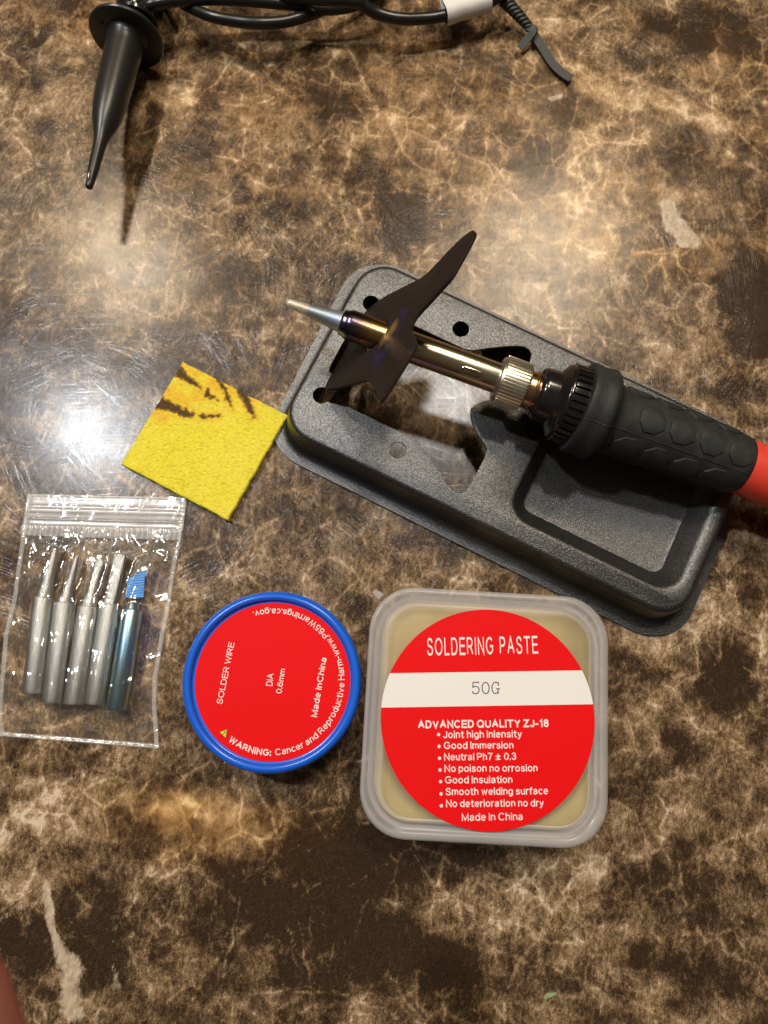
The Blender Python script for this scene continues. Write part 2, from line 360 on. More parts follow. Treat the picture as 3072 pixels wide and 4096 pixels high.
    for p in [[(560, 3180), (640, 3090), (700, 3060), (760, 2990)], [(1020, 3300), (960, 3640), (900, 3900)], [(1340, 3560), (1345, 3700), (1330, 3820)], [(1480, 3560), (1430, 3720), (1410, 3850)], [(1540, 3450), (1400, 3560), (1380, 3900)],
              [(1050, 3520), (1130, 3650), (1160, 3760)], [(1900, 3480), (2080, 3560), (2210, 3640), (2320, 3500)], [(2080, 3540), (2140, 3600), (2210, 3650)], [(1080, 3870), (1160, 3950), (1400, 3970), (1600, 4060)], [(700, 3740), (780, 3850), (820, 3900)],
              [(2100, 1320), (2200, 1260), (2280, 1290)], [(1380, 700), (1450, 900), (1520, 1020)], [(1120, 520), (1400, 900), (1660, 1000)], [(880, 420), (1000, 430), (1090, 400)], [(680, 830), (1000, 1000), (1180, 1020)], [(2700, 300), (2900, 480), (3072, 640)],
              [(2350, 900), (2330, 700), (2280, 520), (2310, 380)], [(650, 640), (760, 610)], [(1320, 60), (1500, 420), (1560, 700)]]: path(vein, [q + (4.5,) for q in p], 4, 1, .5)
    bias *= 0.95; bias += .36 * np.clip(vein, 0, 1)
    for p in [[(2905, 2950), (2915, 3300), (2912, 3600), (2880, 3760), (2868, 4096)], [(2740, 3290), (2560, 3480), (2330, 3700), (2160, 3830)], [(2440, 3740), (2435, 3860), (2380, 4096)],
              [(1010, 3400), (955, 3620), (930, 3850), (860, 4096)], [(740, 3500), (670, 3720)], [(530, 3560), (510, 3900)], [(0, 3430), (150, 3330)], [(0, 3660), (60, 3620), (170, 3540)], [(20, 3755), (150, 3690)],
              [(2740, 50), (2760, 180), (2750, 260)], [(2810, 320), (2830, 400)], [(1120, 2160), (1200, 2270), (1330, 2360), (1420, 2430), (1480, 2520)],
              [(2840, 2400), (2980, 2390), (3072, 2370)], [(2840, 2560), (2960, 2460), (3060, 2560)], [(2440, 2640), (2650, 2620), (2760, 2530)], [(2700, 2730), (2760, 2700)], [(1900, 80), (2000, 110)],
              [(2200, 110), (2500, 170), (2750, 290)], [(120, 60), (80, 180)], [(2480, 1010), (2430, 1000)], [(760, 2400), (840, 2330)]]: path(crack, p, 6.5, .95, .4)
    for e in [(2817, 3458, 26, 22, 1)]: ell(crack, *e, soft=.3)
    V = np.stack([X.ravel(), Y.ravel(), np.zeros(X.size)], 1)
    idx = np.arange(nx * ny).reshape(ny, nx)
    Fc = np.stack([idx[:-1, :-1], idx[:-1, 1:], idx[1:, 1:], idx[1:, :-1]], -1).reshape(-1, 4)
    me = bpy.data.meshes.new('table_top'); me.from_pydata((V * MM).tolist(), [], Fc.tolist())
    for n_, A in (('bias', bias), ('cream', cream), ('gold', gold), ('crack', crack)):
        a = me.attributes.new(n_, 'FLOAT', 'POINT'); a.data.foreach_set('value', A.ravel().astype(np.float32))
    o = bpy.data.objects.new('table_top', me); COL.objects.link(o)
    n = NT('marble_laminate'); c = n.coord(scale=100.0)           # centimetres
    wf = n.warp(c, 1.0, 0.25, 1); w1 = n.warp(c, 0.5, 0.9, 2); w2 = n.warp(w1, 3.0, 0.16, 3)
    stretch = n.map(w2, scale=(1.1, 0.85, 1))
    cloud = n.noise(w1, 0.42, 3, 0.5)
    mid = n.noise(n.warp(c, 0.5, 0.6, 1), 1.3, 7, 0.66)
    fine = n.noise(n.map(wf, scale=(1.25, 0.7, 1)), 7.0, 5, 0.8)
    e0 = n.voro(n.warp(c, 0.6, 0.7, 4), 0.42); e1 = n.voro(stretch, 1.0); e2 = n.voro(stretch, 2.3)
    v0 = n.math('SUBTRACT', 1.0, n.math('MULTIPLY', e0, 38.0), clamp=True)
    v1 = n.math('SUBTRACT', 1.0, n.math('MULTIPLY', e1, 15.0), clamp=True)
    v2 = n.math('SUBTRACT', 1.0, n.math('MULTIPLY', e2, 10.0), clamp=True)
    c1 = n.ramp(e1, [(0.03, 0.0), (0.24, 1.0)], 'EASE')
    patch = n.ramp(n.noise(n.map(c, loc=(5, 2, 1)), 0.6, 3), [(0.42, 0.0), (0.66, 1.0)])
    patch2 = n.ramp(n.noise(n.map(c, loc=(1, 9, 4)), 0.8, 3), [(0.44, 0.0), (0.64, 1.0)])
    patch3 = n.ramp(n.noise(n.map(c, loc=(8, 3, 7)), 0.5, 3), [(0.42, 0.0), (0.58, 1.0)])
    rag = n.math('MULTIPLY', n.math('SUBTRACT', n.noise(c, 3.0, 6, 0.6), 0.5), 1.0)
    ab = n.attr('bias')
    calm = n.math('SUBTRACT', 1.0, n.math('MULTIPLY', n.math('MULTIPLY', ab, -1.0), 0.8), clamp=True)      # dark clouds are smoother inside
    det = n.math('ADD', n.math('MULTIPLY', n.math('SUBTRACT', mid, 0.5), 1.15), n.math('MULTIPLY', n.math('SUBTRACT', fine, 0.5), n.math('SUBTRACT', 1.25, n.math('MULTIPLY', n.attr('gold'), 0.8))))
    det = n.math('SUBTRACT', det, n.math('MULTIPLY', n.math('MULTIPLY', c1, patch2), 0.16))
    det = n.math('ADD', det, n.math('MULTIPLY', n.math('MULTIPLY', n.math('POWER', v1, 1.3), patch3), 0.22))
    det = n.math('ADD', det, n.math('MULTIPLY', n.math('MULTIPLY', n.math('POWER', v2, 1.3), patch), 0.16))
    det = n.math('MULTIPLY', det, n.math('ADD', 0.62, n.math('MULTIPLY', calm, 0.40)))
    b = n.math('ADD', n.math('ADD', 0.45, n.math('MULTIPLY', n.math('SUBTRACT', cloud, 0.5), 0.75)), det)
    b = n.math('ADD', b, n.math('MULTIPLY', n.math('MULTIPLY', v0, n.ramp(mid, [(0.42, 0.0), (0.6, 1.0)])), 0.26))
    b = n.math('ADD', b, n.math('MULTIPLY', ab, n.math('ADD', 0.9, rag)))
    b = n.math('MAXIMUM', b, n.math('ADD', 0.02, n.math('MULTIPLY', fine, 0.34)))
    g_ = n.math('SUBTRACT', n.noise(n.map(wf, scale=(1.7, 0.9, 1)), 26.0, 2, 0.7), 0.5)
    b = n.math('ADD', b, n.math('MULTIPLY', g_, n.math('SUBTRACT', 0.78, n.math('MULTIPLY', n.attr('gold'), 0.5))))
    col = n.ramp(b, [(0.0, (0.015, 0.0085, 0.005)), (0.22, (0.040, 0.023, 0.0125)), (0.38, (0.085, 0.052, 0.027)), (0.52, (0.170, 0.108, 0.056)),
                     (0.68, (0.295, 0.198, 0.108)), (0.86, (0.47, 0.345, 0.225)), (1.0, (0.66, 0.53, 0.38))])
    tint = n.noise(n.map(c, loc=(9, 4, 2)), 0.5, 3)
    col = n.mix(n.ramp(tint, [(0.46, 0.0), (0.66, 0.30)]), col, n.mix(1.0, col, (0.86, 0.84, 0.92), 'MULTIPLY'))
    col = n.mix(n.math('MULTIPLY', n.attr('gold'), 0.8, clamp=True), col, n.mix(1.0, col, (1.25, 1.02, 0.62), 'MULTIPLY'))
    cr = n.math('ADD', n.math('ADD', n.attr('cream'), n.math('MULTIPLY', rag, 0.55)), n.math('MULTIPLY', n.math('SUBTRACT', fine, 0.5), 1.3)); cr = n.ramp(cr, [(0.36, 0.0), (0.85, 1.0)])
    col = n.mix(n.math('MULTIPLY', cr, 0.9), col, n.mix(n.ramp(fine, [(0.35, 0.0), (0.65, 1.0)]), (0.38, 0.28, 0.18), (0.64, 0.53, 0.40)))
    ck = n.math('MULTIPLY', n.ramp(n.attr('crack'), [(0.55, 0.0), (1.0, 1.0)]), n.ramp(mid, [(0.40, 0.1), (0.54, 0.8)]))
    col = n.mix(ck, col, (0.022, 0.014, 0.010))
    # very fine print grain
    gr = n.noise(n.map(c, scale=(1.5, 1, 1)), 95.0, 2, 0.6)
    col = n.mix(0.5, col, n.mix(1.0, col, n.ramp(gr, [(0.3, 0.45), (0.7, 1.6)]), 'MULTIPLY'))
    # hairline scratches in all directions
    sc = None
    for k in range(8):
        a = R(180 * k / 8 + 11)
        q = n.noise(n.map(n.map(c, rot=(0, 0, a)), scale=(0.30, 15.0, 1), loc=(k * 3.7, k * 1.3, 0)), 1.0, 1, 0.6)
        q = n.math('SUBTRACT', 1.0, n.math('MULTIPLY', n.math('ABSOLUTE', n.math('SUBTRACT', q, 0.5)), 11.0), clamp=True)
        q = n.math('MULTIPLY', q, n.ramp(n.noise(n.map(c, loc=(k * 2.2, 1, k)), 0.8, 0), [(0.40, 0.15), (0.55, 1.0)]))
        sc = q if sc is None else n.math('MAXIMUM', sc, q)
    h = n.math('ADD', n.math('MULTIPLY', n.noise(c, 9.0, 2, 0.5), 0.35), n.math('MULTIPLY', sc, -1.6))
    rough = n.math('ADD', 0.15, n.math('MULTIPLY', n.noise(c, 0.8, 3), 0.10))
    n.set(Base_Color=col, Roughness=rough, Specular_IOR_Level=0.15, Normal=n.bump(n.noise(c, 7.0, 2, 0.5), 0.25, 0.006))
    n.set(Coat_Weight=0.42, Coat_Roughness=0.17, Coat_Normal=n.bump(sc, 0.8, 0.034))
    me.materials.append(n.m)
    tag(o, 'brown marble patterned laminate table top under all the objects', kind='structure')
    return o
table()

# ------------------------------------------------------------------ materials
n = NT('black_powder_coat'); c = n.coord()
g = n.noise(c, 3.2, 2, 0.6); g2 = n.noise(n.map(c, loc=(9, 3, 2)), 3.4, 3, 0.7); gm = n.ramp(g2, [(0.44, 0.0), (0.60, 1.0)])
nb = n.bump(n.math('ADD', g, n.math('MULTIPLY', g2, 0.6)), 0.8, 0.12)
n.set(Base_Color=n.mix(gm, (0.005, 0.005, 0.005), (0.024, 0.024, 0.022)), Roughness=n.math('ADD', 0.30, n.math('MULTIPLY', g, 0.12)), Specular_IOR_Level=n.math('ADD', 0.6, n.math('MULTIPLY', gm, 0.6)),
      Normal=nb, Coat_Weight=n.math('ADD', 0.08, n.math('MULTIPLY', gm, 0.62)), Coat_Roughness=0.29, Coat_IOR=1.9, Coat_Normal=nb)
M_POWDER = n.m
n = NT('heat_shield_steel'); c = n.coord()
fold = n.new('Attribute', attribute_name='heat_tint').outputs['Fac']  # mask of the steel's own gold and blue heat tint
gold = n.ramp(fold, [(0.36, 0.0), (0.62, 1.0)]); blue = n.ramp(fold, [(0.06, 0.0), (0.2, 0.8), (0.34, 0.0)])
base = n.mix(blue, (0.030, 0.022, 0.020), (0.035, 0.035, 0.12)); base = n.mix(gold, base, (0.34, 0.22, 0.08))
n.set(Base_Color=base, Metallic=0.6, Roughness=n.math('ADD', 0.46, n.math('MULTIPLY', n.noise(c, 1.0, 3), 0.12)), Normal=n.bump(n.noise(c, 4.5, 3), 0.25, 0.06))
M_SHIELD = n.m
n = NT('heat_tinted_steel_tube'); c = n.coord(); sx = n.new('SeparateXYZ'); n.put(sx.inputs[0], c)
xx = n.math('ADD', sx.outputs[0], n.math('MULTIPLY', n.math('SUBTRACT', n.noise(c, 0.5, 3), 0.5), 3.0))
f = n.math('MULTIPLY', n.math('SUBTRACT', xx, 14.0), 1 / 44.0)
base = n.ramp(f, [(0.0, (0.20, 0.20, 0.25)), (0.05, (0.10, 0.09, 0.16)), (0.12, (0.22, 0.13, 0.11)), (0.2, (0.44, 0.26, 0.10)), (0.34, (0.50, 0.36, 0.17)), (0.5, (0.58, 0.48, 0.29)), (0.8, (0.64, 0.56, 0.38)), (1.0, (0.66, 0.60, 0.44))])
n.set(Base_Color=base, Metallic=1.0, Roughness=n.ramp(n.noise(n.map(c, scale=(0.1, 2, 2)), 1.0, 4), [(0.3, 0.16), (0.7, 0.26)]), Normal=n.bump(n.noise(c, 7.0, 2), 0.12, 0.03))
M_TUBE = n.m
n = NT('plated_iron_tip'); c = n.coord(); sx = n.new('SeparateXYZ'); n.put(sx.inputs[0], c)
f = n.math('MULTIPLY', sx.outputs[0], 1 / 15.0); nz = n.noise(c, 2.5, 4)
base = n.ramp(f, [(0.0, (0.66, 0.60, 0.48)), (0.30, (0.56, 0.49, 0.37)), (0.37, (0.30, 0.33, 0.34)), (0.6, (0.26, 0.31, 0.34)), (0.9, (0.30, 0.34, 0.44)), (1.0, (0.5, 0.5, 0.3))])
n.set(Base_Color=n.mix(n.math('MULTIPLY', n.ramp(nz, [(0.5, 0), (0.7, 1)]), n.ramp(f, [(0.3, 0.7), (0.36, 0.12)])), base, (0.10, 0.07, 0.05)), Metallic=n.ramp(f, [(0.3, 0.35), (0.4, 0.75)]), Roughness=0.45,
      Normal=n.bump(nz, n.ramp(f, [(0.3, 0.9), (0.4, 0.2)]) if False else 0.35, 0.12))
M_TIP = n.m
M_NUT = simple('nickel_plated_brass', (0.84, 0.79, 0.66), 0.30, 1.0, bump_s=(3.0, 0.1, 0.05))
M_BRASS = simple('brass_neck', (0.55, 0.36, 0.20), 0.22, 1.0)
M_BAKE = simple('glossy_black_plastic', (0.010, 0.009, 0.009), 0.16, 0.0, 0.6)
n = NT('black_rubber'); c = n.coord(); q = n.noise(c, 0.25, 5)
n.set(Base_Color=n.mix(n.ramp(q, [(0.4, 0.0), (0.7, 1.0)]), (0.017, 0.018, 0.018), (0.030, 0.031, 0.028)), Roughness=0.55, Specular_IOR_Level=0.32, Normal=n.bump(n.noise(c, 2.5, 5), 0.22, 0.06))
M_RUBBER = n.m
M_RED = simple('red_handle_plastic', (0.72, 0.055, 0.03), 0.34, 0.0, 0.5, bump_s=(1.2, 0.08, 0.05), Subsurface_Weight=0.1)
M_PROBE = simple('satin_black_plastic', (0.020, 0.019, 0.018), 0.34, 0.0, 0.5, bump_s=(4.0, 0.1, 0.03), var=0.4)
M_CABLE = simple('black_cable_jacket', (0.012, 0.011, 0.010), 0.3, 0.0, 0.5, bump_s=(1.5, 0.15, 0.05))
M_TIE = simple('grey_rubber_tie', (0.085, 0.085, 0.08), 0.6, 0.0, 0.3, bump_s=(2.0, 0.2, 0.06), var=0.5)
M_PAPER = simple('white_paper_flag', (0.74, 0.72, 0.66), 0.6, 0.0, 0.3, bump_s=(0.4, 0.15, 0.2))
M_BLUE = simple('blue_plastic', (0.009, 0.125, 0.70), 0.24, 0.0, 0.5, bump_s=(0.5, 0.05, 0.05), Subsurface_Weight=0.05)
M_LRED = simple('red_printed_label', (0.78, 0.0040, 0.006), 0.55, 0.0, 0.12, bump_s=(0.5, 0.12, 0.12))
M_WHITE = simple('white_print', (0.82, 0.79, 0.76), 0.5)
M_GREY = simple('grey_print', (0.09, 0.09, 0.09), 0.5)
M_YEL = simple('yellow_print', (0.82, 0.55, 0.02), 0.5)
M_BLACK = simple('black_print', (0.02, 0.015, 0.01), 0.5)

# ------------------------------------------------------------------ soldering stand
TH = R(-18.9); SU = Vector((math.cos(TH), math.sin(TH), 0)); SV = Vector((-SU.y, SU.x, 0)); SO = Vector((34.3, 62.2, 0))
STAND = Matrix((SU, SV, Vector((0, 0, 1)))).transposed().to_4x4(); STAND.translation = SO
def sw(u, v, z=0): return SO + SU * u + SV * v + Vector((0, 0, z))
stand = empty('soldering_stand', (0, 0, 0), 'black powder coated sheet metal soldering iron stand with cutout, round holes and sunken sponge tray', 'stand',
              mat=Matrix.Translation(SO * MM) @ Matrix.Rotation(TH, 4, 'Z'))
N = 10
def rg(a, b, r, z, cx=0, cy=0, wob=0):
    P = rrect(a, b, r, N, cx, cy)
    if wob: P = [(x * (1 + wob * noise.noise((x * .03, y * .03, 1.7)) / 60), y + wob * noise.noise((x * .035, y * .035, 5.1))) for x, y in P]
    return [(x, y, z) for x, y in P]
outer = [rg(59.2, 27.2, 8.0, 12), rg(59.9, 27.9, 8.5, 11.85), rg(60.45, 28.45, 8.9, 11.4), rg(60.8, 28.8, 9.2, 10.6), rg(61.2, 29.1, 9.4, 8.5), rg(62.0, 29.9, 10, 3.0),
         rg(62.4, 30.3, 10.3, 1.9), rg(63.0, 30.9, 10.8, 1.3), rg(64.0, 31.8, 11.5, 1.05), rg(66.3, 34.3, 13, 0.95, 0.5, 0, 1.2)]
rec = [rg(25.9, 23.1, 7.2, 12, 31.3), rg(25.2, 22.4, 6.7, 11.75, 31.3), rg(24.6, 21.8, 6.2, 11.1, 31.2), rg(21.6, 18.4, 3.6, 6.7, 30.9), rg(21.1, 17.9, 3.1, 6.15, 30.9), rg(20.3, 17.1, 2.6, 6.0, 30.9)]
# outline of the heat shield lanced out of the top sheet (fold line at u = -53.7); half, v >= 0
half = [(-53.5, 8.6), (-53.5, 12.9)]
wing = [(-51.3, 15.1), (-45, 15.0), (-38, 15.0), (-30, 15.0), (-24, 15.1), (-21.5, 16.0), (-18, 18.6), (-14, 21.2), (-11, 22.9), (-9.2, 23.5), (-7.6, 23.3), (-6.4, 22.2), (-6.0, 20.5),
        (-5.7, 16), (-5.6, 11), (-5.9, 8.6), (-7.6, 7.2), (-10.5, 5.6), (-12.8, 3.6), (-14.4, 1.6), (-15.0, 0)]
def arc(cx, cy, r, a0, a1, n=10): return [(cx + r * math.cos(R(a0 + (a1 - a0) * k / n)), cy + r * math.sin(R(a0 + (a1 - a0) * k / n))) for k in range(n + 1)]
up = [(-55.6, 0), (-55.6, 7.2), (-55.0, 8.3), (-53.6, 8.6), (-53.6, 13.0)] + arc(-53.8, 15.4, 2.4, 275, -5 + 360 - 360, 1)[:0]
up += arc(-53.8, 15.4, 2.4, -85, -355 + 20, 14)[0:15] + wing[1:]
cut = up + [(x, -y) for x, y in up[::-1]]
clean = []
for p in cut:
    if not clean or math.hypot(p[0] - clean[-1][0], p[1] - clean[-1][1]) > 0.15: clean.append(p)
holes = [[(cx + 2.4 * math.cos(2 * PI * k / 28), cy + 2.4 * math.sin(2 * PI * k / 28)) for k in range(28)] for cx, cy in ((-27.6, 20.0), (-27.9, -19.9))]
top = fill2d([[(p[0], p[1]) for p in outer[0]], [(p[0], p[1]) for p in rec[0]], clean] + holes, 12.0)
V, Fc = merge(top, loft(outer), loft(rec, cap1=True))
me = weld(V, Fc, 0.02); me.transform(STAND)
body = fin('base_plate', me, M_POWDER, stand)
sol = body.modifiers.new('t', 'SOLIDIFY'); sol.thickness = 0.9 * MM; sol.offset = -1
apply_mods(body, 32)
# heat shield: the lanced fan bent up at the fold
O3 = sw(-53.7, 0, 12); ss = SV.copy(); t3 = Vector((0.45336475, -0.15827066, 0.87716065)); t3 = (t3 - ss * t3.dot(ss)).normalized(); n3 = ss.cross(t3)
fan = [(-12.6, -0.6), (-13.8, 2.0), (-14.3, 8), (-14.0, 20), (-14.0, 28.5), (-15.2, 31.5), (-17.6, 36.5), (-20.9, 42.2), (-21.7, 43.4), (-20.4, 44.1), (-17.5, 44.6), (-15.2, 45.3), (-12, 46.0), (-9.0, 46.5), (-7.2, 46.2), (-5.9, 45.2), (-4.3, 43.0), (-2.4, 40.1), (-0.9, 38.4), (0.6, 37.8), (2.0, 38.0), (3.6, 39.1), (5.6, 41.5), (8.7, 44.3), (10.2, 46.0), (11.6, 46.8), (14.5, 47.0), (18, 47.4), (21.9, 47.4), (23.8, 46.6), (24.9, 45.0), (24.9, 43.2), (23.4, 39.6), (20.9, 36.0), (18.2, 33.3), (16.5, 30.6), (15.8, 28), (15.6, 20), (15.2, 10), (14.3, 5), (12.6, -0.6), (8.5, -0.6), (8.5, 0.4), (-8.5, 0.4), (-8.5, -0.6)]
def smooth_poly(P, it=1):
    for _ in range(it):
        Q = []
        for i in range(len(P)):
            a, b = Vector(P[i]), Vector(P[(i + 1) % len(P)]); Q += [tuple(a * .75 + b * .25), tuple(a * .25 + b * .75)]
        P = Q
    return P
HC = (0.6, 18.9)
hol = [(HC[0] + 4.45 * math.cos(2 * PI * k / 40), HC[1] + 5.35 * math.sin(2 * PI * k / 40)) for k in range(40)]
fv, ff = fill2d([smooth_poly(fan), hol], 0)
FR = Matrix((ss, t3, n3)).transposed().to_4x4(); FR.translation = O3
me = bpy.data.meshes.new('heat_shield'); me.from_pydata(fv, [], ff)
bm = bmesh.new(); bm.from_mesh(me); bmesh.ops.subdivide_edges(bm, edges=bm.edges, cuts=3, use_grid_fill=True); bmesh.ops.triangulate(bm, faces=bm.faces)
vals = []
for v in bm.verts:
    dx = v.co.x + 1.0; dy = v.co.y - 27.0
    vals.append(max(0.0, 1 - math.hypot((dx + dy * 0.3) / 7.0, dy / 7.5)) * (1.0 if dx < 2 else max(0.0, 1 - (dx - 2) / 3)))
bm.to_mesh(me); bm.free(); a = me.attributes.new('heat_tint', 'FLOAT', 'POINT'); a.data.foreach_set('value', vals)
me.transform(FR)
shield = fin('heat_shield', me, M_SHIELD, stand); shield['label'] = 'bent up dark steel rest with two horns, heat tinted gold and blue beside the tube'
sol = shield.modifiers.new('t', 'SOLIDIFY'); sol.thickness = 0.8 * MM; sol.offset = 0
bv = shield.modifiers.new('b', 'BEVEL'); bv.width = 0.12 * MM; bv.segments = 2; bv.limit_method = 'ANGLE'; bv.angle_limit = R(50)
apply_mods(shield, 50)

# ------------------------------------------------------------------ soldering iron
A3 = Vector(at(1156, 1213, 30.8)); B3 = Vector(at(2946, 1858, 21.0)); AX = (B3 - A3).normalized()
mid = A3 + AX * 100; tocam = Vector((0, 0, H)) - mid; e1 = (tocam - AX * tocam.dot(AX)).normalized()
IR = frame(A3, AX, y=e1)                     # local: x along the iron, y towards the camera, z to the image top
e2 = IR.to_3x3() @ Vector((0, 0, 1))
if e2.y < 0: IR = Matrix((AX, e1, -AX.cross(e1))).transposed().to_4x4(); IR.translation = A3
iron = empty('soldering_iron', (0, 0, 0), 'soldering iron with gold tinted tube, black rubber grip and red handle on the stand', 'soldering iron',
             mat=Matrix.Translation(A3 * MM) @ IR.to_3x3().to_4x4())
def ip(name, geo, mat, parent=iron, smooth=40): return obj(name, geo[0], geo[1], mat, parent, smooth, world=IR)
ip('tip', lathe([(-0.7, 0.0), (-0.62, .7), (-.2, 1.05), (0.6, 1.15), (1.6, 1.2), (4.5, 1.42), (5, 1.46), (9, 1.98), (12.5, 2.48), (14.2, 2.75), (14.6, 2.85), (15.2, 2.9)], 40), M_TIP)
tb = ip('tube', lathe([(14.1, 2.7), (14.3, 3.1), (14.7, 3.35), (15.2, 3.4), (15.7, 3.62), (16.3, 3.88), (17.0, 3.95), (57.5, 3.95)], 64), M_TUBE)
# vent slots along the tube
def slot(tc_, ang):
    V = []; n_ = 24
    P = []
    for k in range(n_):
        q = 2 * PI * k / n_; sx_ = 1.75 if math.cos(q) > 0 else -1.75
        P.append((sx_ + 0.95 * math.cos(q), 0.95 * math.sin(q)))
    for r_, s_ in ((3.97, 1.22), (4.04, 1.1), (3.99, 1.0), (3.2, .95)):
        for x, y in P:
            a_ = ang + y * s_ / 3.97; V.append((tc_ + x * (1 + (s_ - 1) * .45), r_ * math.cos(a_), r_ * math.sin(a_)))
    Fc = []
    for i in range(3):
        for j in range(n_): k = (j + 1) % n_; Fc.append((i * n_ + j, i * n_ + k, (i + 1) * n_ + k, (i + 1) * n_ + j))
    return V, Fc
V, Fc = slot(50.0, R(-14)); sl = obj('vent_slot', V, Fc, M_TUBE, tb, 30, world=IR)
def dark_floor():
    P = []
    for k in range(24):
        q = 2 * PI * k / 24; P.append(((1.7 if math.cos(q) > 0 else -1.7) + 0.8 * math.cos(q), 0.8 * math.sin(q)))
    V = [(50.0 + x, 3.985 * math.cos(R(-14) + y / 3.97), 3.985 * math.sin(R(-14) + y / 3.97)) for x, y in P]
    return V, [tuple(range(24))]
V, Fc = dark_floor(); obj('slot_opening', V, Fc, simple('slot_dark_brown', (0.10, 0.075, 0.045), 0.45, 0.6), tb, 0, world=IR)  # flat dark brown patch on the uncut tube stands in for the opening
NR = 44
def nutmod(x, r, a, i):
    return r + (0.20 * (1 if math.cos(a * NR) > 0.1 else -1) if 57.9 < x < 64.6 else 0)
ip('knurled_nut', lathe([(56.9, 4.0), (57.0, 5.3), (57.3, 5.75), (57.85, 5.95), (57.95, 6.25), (58.3, 6.3), (64.2, 6.3), (64.5, 6.1), (64.8, 5.5), (65.0, 4.5)], NR * 6, nutmod), M_NUT, smooth=28)
ip('brass_neck', lathe([(64.9, 4.6), (65.1, 4.9), (66.4, 5.0), (66.6, 5.25), (67.0, 5.25), (67.3, 4.9), (68.5, 4.9)], 48), M_BRASS)
ip('collar', lathe([(67.7, 4.6), (67.8, 6.2), (68.2, 6.7), (68.9, 6.95), (69.4, 7.0), (72.2, 7.15), (72.5, 7.6), (73.0, 8.3), (73.6, 9.0), (73.9, 9.6), (74.3, 9.9), (75, 9.9)], 72), M_BAKE)
KR = 34
def kmod(x, r, a, i):
    if 75.05 < x < 79.5:
        c_ = math.cos(a * KR); return r - (0.75 if c_ < -0.25 else 0.0)
    return r
ip('knurled_ring', lathe([(74.8, 9.5), (74.95, 10.15), (75.1, 10.4), (75.5, 10.45), (78.6, 10.55), (79.2, 10.5), (80.5, 10.4)], KR * 8, kmod), M_BAKE, smooth=30)
gprof = [(78.9, 10.4), (78.95, 11.5), (79.2, 11.95), (79.8, 12.15), (80.8, 12.1), (82.2, 11.85), (83.4, 11.95), (84.6, 12.2), (85.6, 12.1), (86.3, 11.5), (86.8, 10.6), (87.2, 9.9), (87.9, 9.35), (89, 9.1),
         (100, 8.85), (112, 8.5), (120, 8.2), (123.4, 8.05), (124.6, 7.9), (125.4, 7.6), (125.8, 7.1)]
def grr(x):
    for (a_, ra), (b_, rb) in zip(gprof, gprof[1:]):
        if a_ <= x <= b_: return ra + (rb - ra) * (x - a_) / (b_ - a_)
    return 8.0
gp = []
for (a_, ra), (b_, rb) in zip(gprof, gprof[1:]):
    m_ = 1 if b_ - a_ < 2 else 5
    for k in range(m_): gp.append((a_ + (b_ - a_) * k / m_, ra + (rb - ra) * k / m_))
gp.append(gprof[-1])
grip = ip('rubber_grip', lathe(gp, 96, lambda x, r, a, i: r * (1 + 0.006 * noise.noise((x * .2, math.cos(a) * 2, math.sin(a) * 2)))), M_RUBBER)
def pad(tc_, ang, rad=3.7):
    V = [];
    for h_, s_ in ((-0.25, 1.03), (0.05, 1.0), (0.34, .95), (0.40, .86), (0.40, .45)):
        for k in range(8):
            q = R(22.5 + 45 * k + random.uniform(-1.5, 1.5)); rr_ = rad * (1.04 if k % 2 else 0.98) * s_
            x = tc_ + rr_ * math.cos(q); a_ = ang + rr_ * math.sin(q) / 9.0; g_ = grr(x) + h_
            V.append((x, g_ * math.cos(a_), g_ * math.sin(a_)))
    # subdivide the octagon sides once so that it follows the round grip
    rings = 5; W_ = []
    for i in range(rings):
        for k in range(8):
            p = V[i * 8 + k]; q_ = V[i * 8 + (k + 1) % 8]; W_.append(p)
            m_ = Vector(((p[0] + q_[0]) / 2, (p[1] + q_[1]) / 2, (p[2] + q_[2]) / 2)); g_ = (math.hypot(p[1], p[2]) + math.hypot(q_[1], q_[2])) / 2
            l_ = math.hypot(m_.y, m_.z); W_.append((m_.x, m_.y / l_ * g_, m_.z / l_ * g_))
    n_ = 16; Fc = []
    for i in range(rings - 1):
        for j in range(n_): k = (j + 1) % n_; Fc.append((i * n_ + j, i * n_ + k, (i + 1) * n_ + k, (i + 1) * n_ + j))
    g_ = grr(tc_) + .40; W_.append((tc_, g_ * math.cos(ang), g_ * math.sin(ang))); c_ = len(W_) - 1
    for j in range(n_): Fc.append(((rings - 1) * n_ + j, (rings - 1) * n_ + (j + 1) % n_, c_))
    return W_, Fc
for r_ in range(6):
    ang = R(21 + 60 * r_)
    for k in range(4):
        V, Fc = pad(96.4 + 8.2 * k - (3.4 if r_ % 2 else 0), ang); obj('grip_pad', V, Fc, M_RUBBER, grip, 25, world=IR)
ang = R(-9); V, Fc = tube([(x, (grr(x) + .0) * math.cos(ang), (grr(x) + .0) * math.sin(ang)) for x in [79.3 + k * .5 for k in range(92)]], 0.16, 6)
obj('mould_seam', V, Fc, M_RUBBER, grip, 60, world=IR)
ip('handle', lathe([(122, 6.9), (125, 7.2), (126, 7.35), (133, 7.7), (142, 8.1), (160, 8.4), (176, 8.2), (186, 7.2), (190, 5.0), (191, 3.0)], 64), M_RED)
n = NT('clear_pink_window'); n.set(Base_Color=(0.9, 0.55, 0.5), Roughness=0.08, Transmission_Weight=0.8, IOR=1.45); M_WIN = n.m
W_ = []
for i in range(7):
    for j in range(9):
        x = 128.0 + 9 * i / 6; a_ = R(38 + 34 * j / 8); edge = min(i, 6 - i, 2) * min(j, 8 - j, 2) / 4.0; g_ = 7.50 + .045 * (x - 126) + .55 * edge
        W_.append((x, g_ * math.cos(a_), g_ * math.sin(a_)))
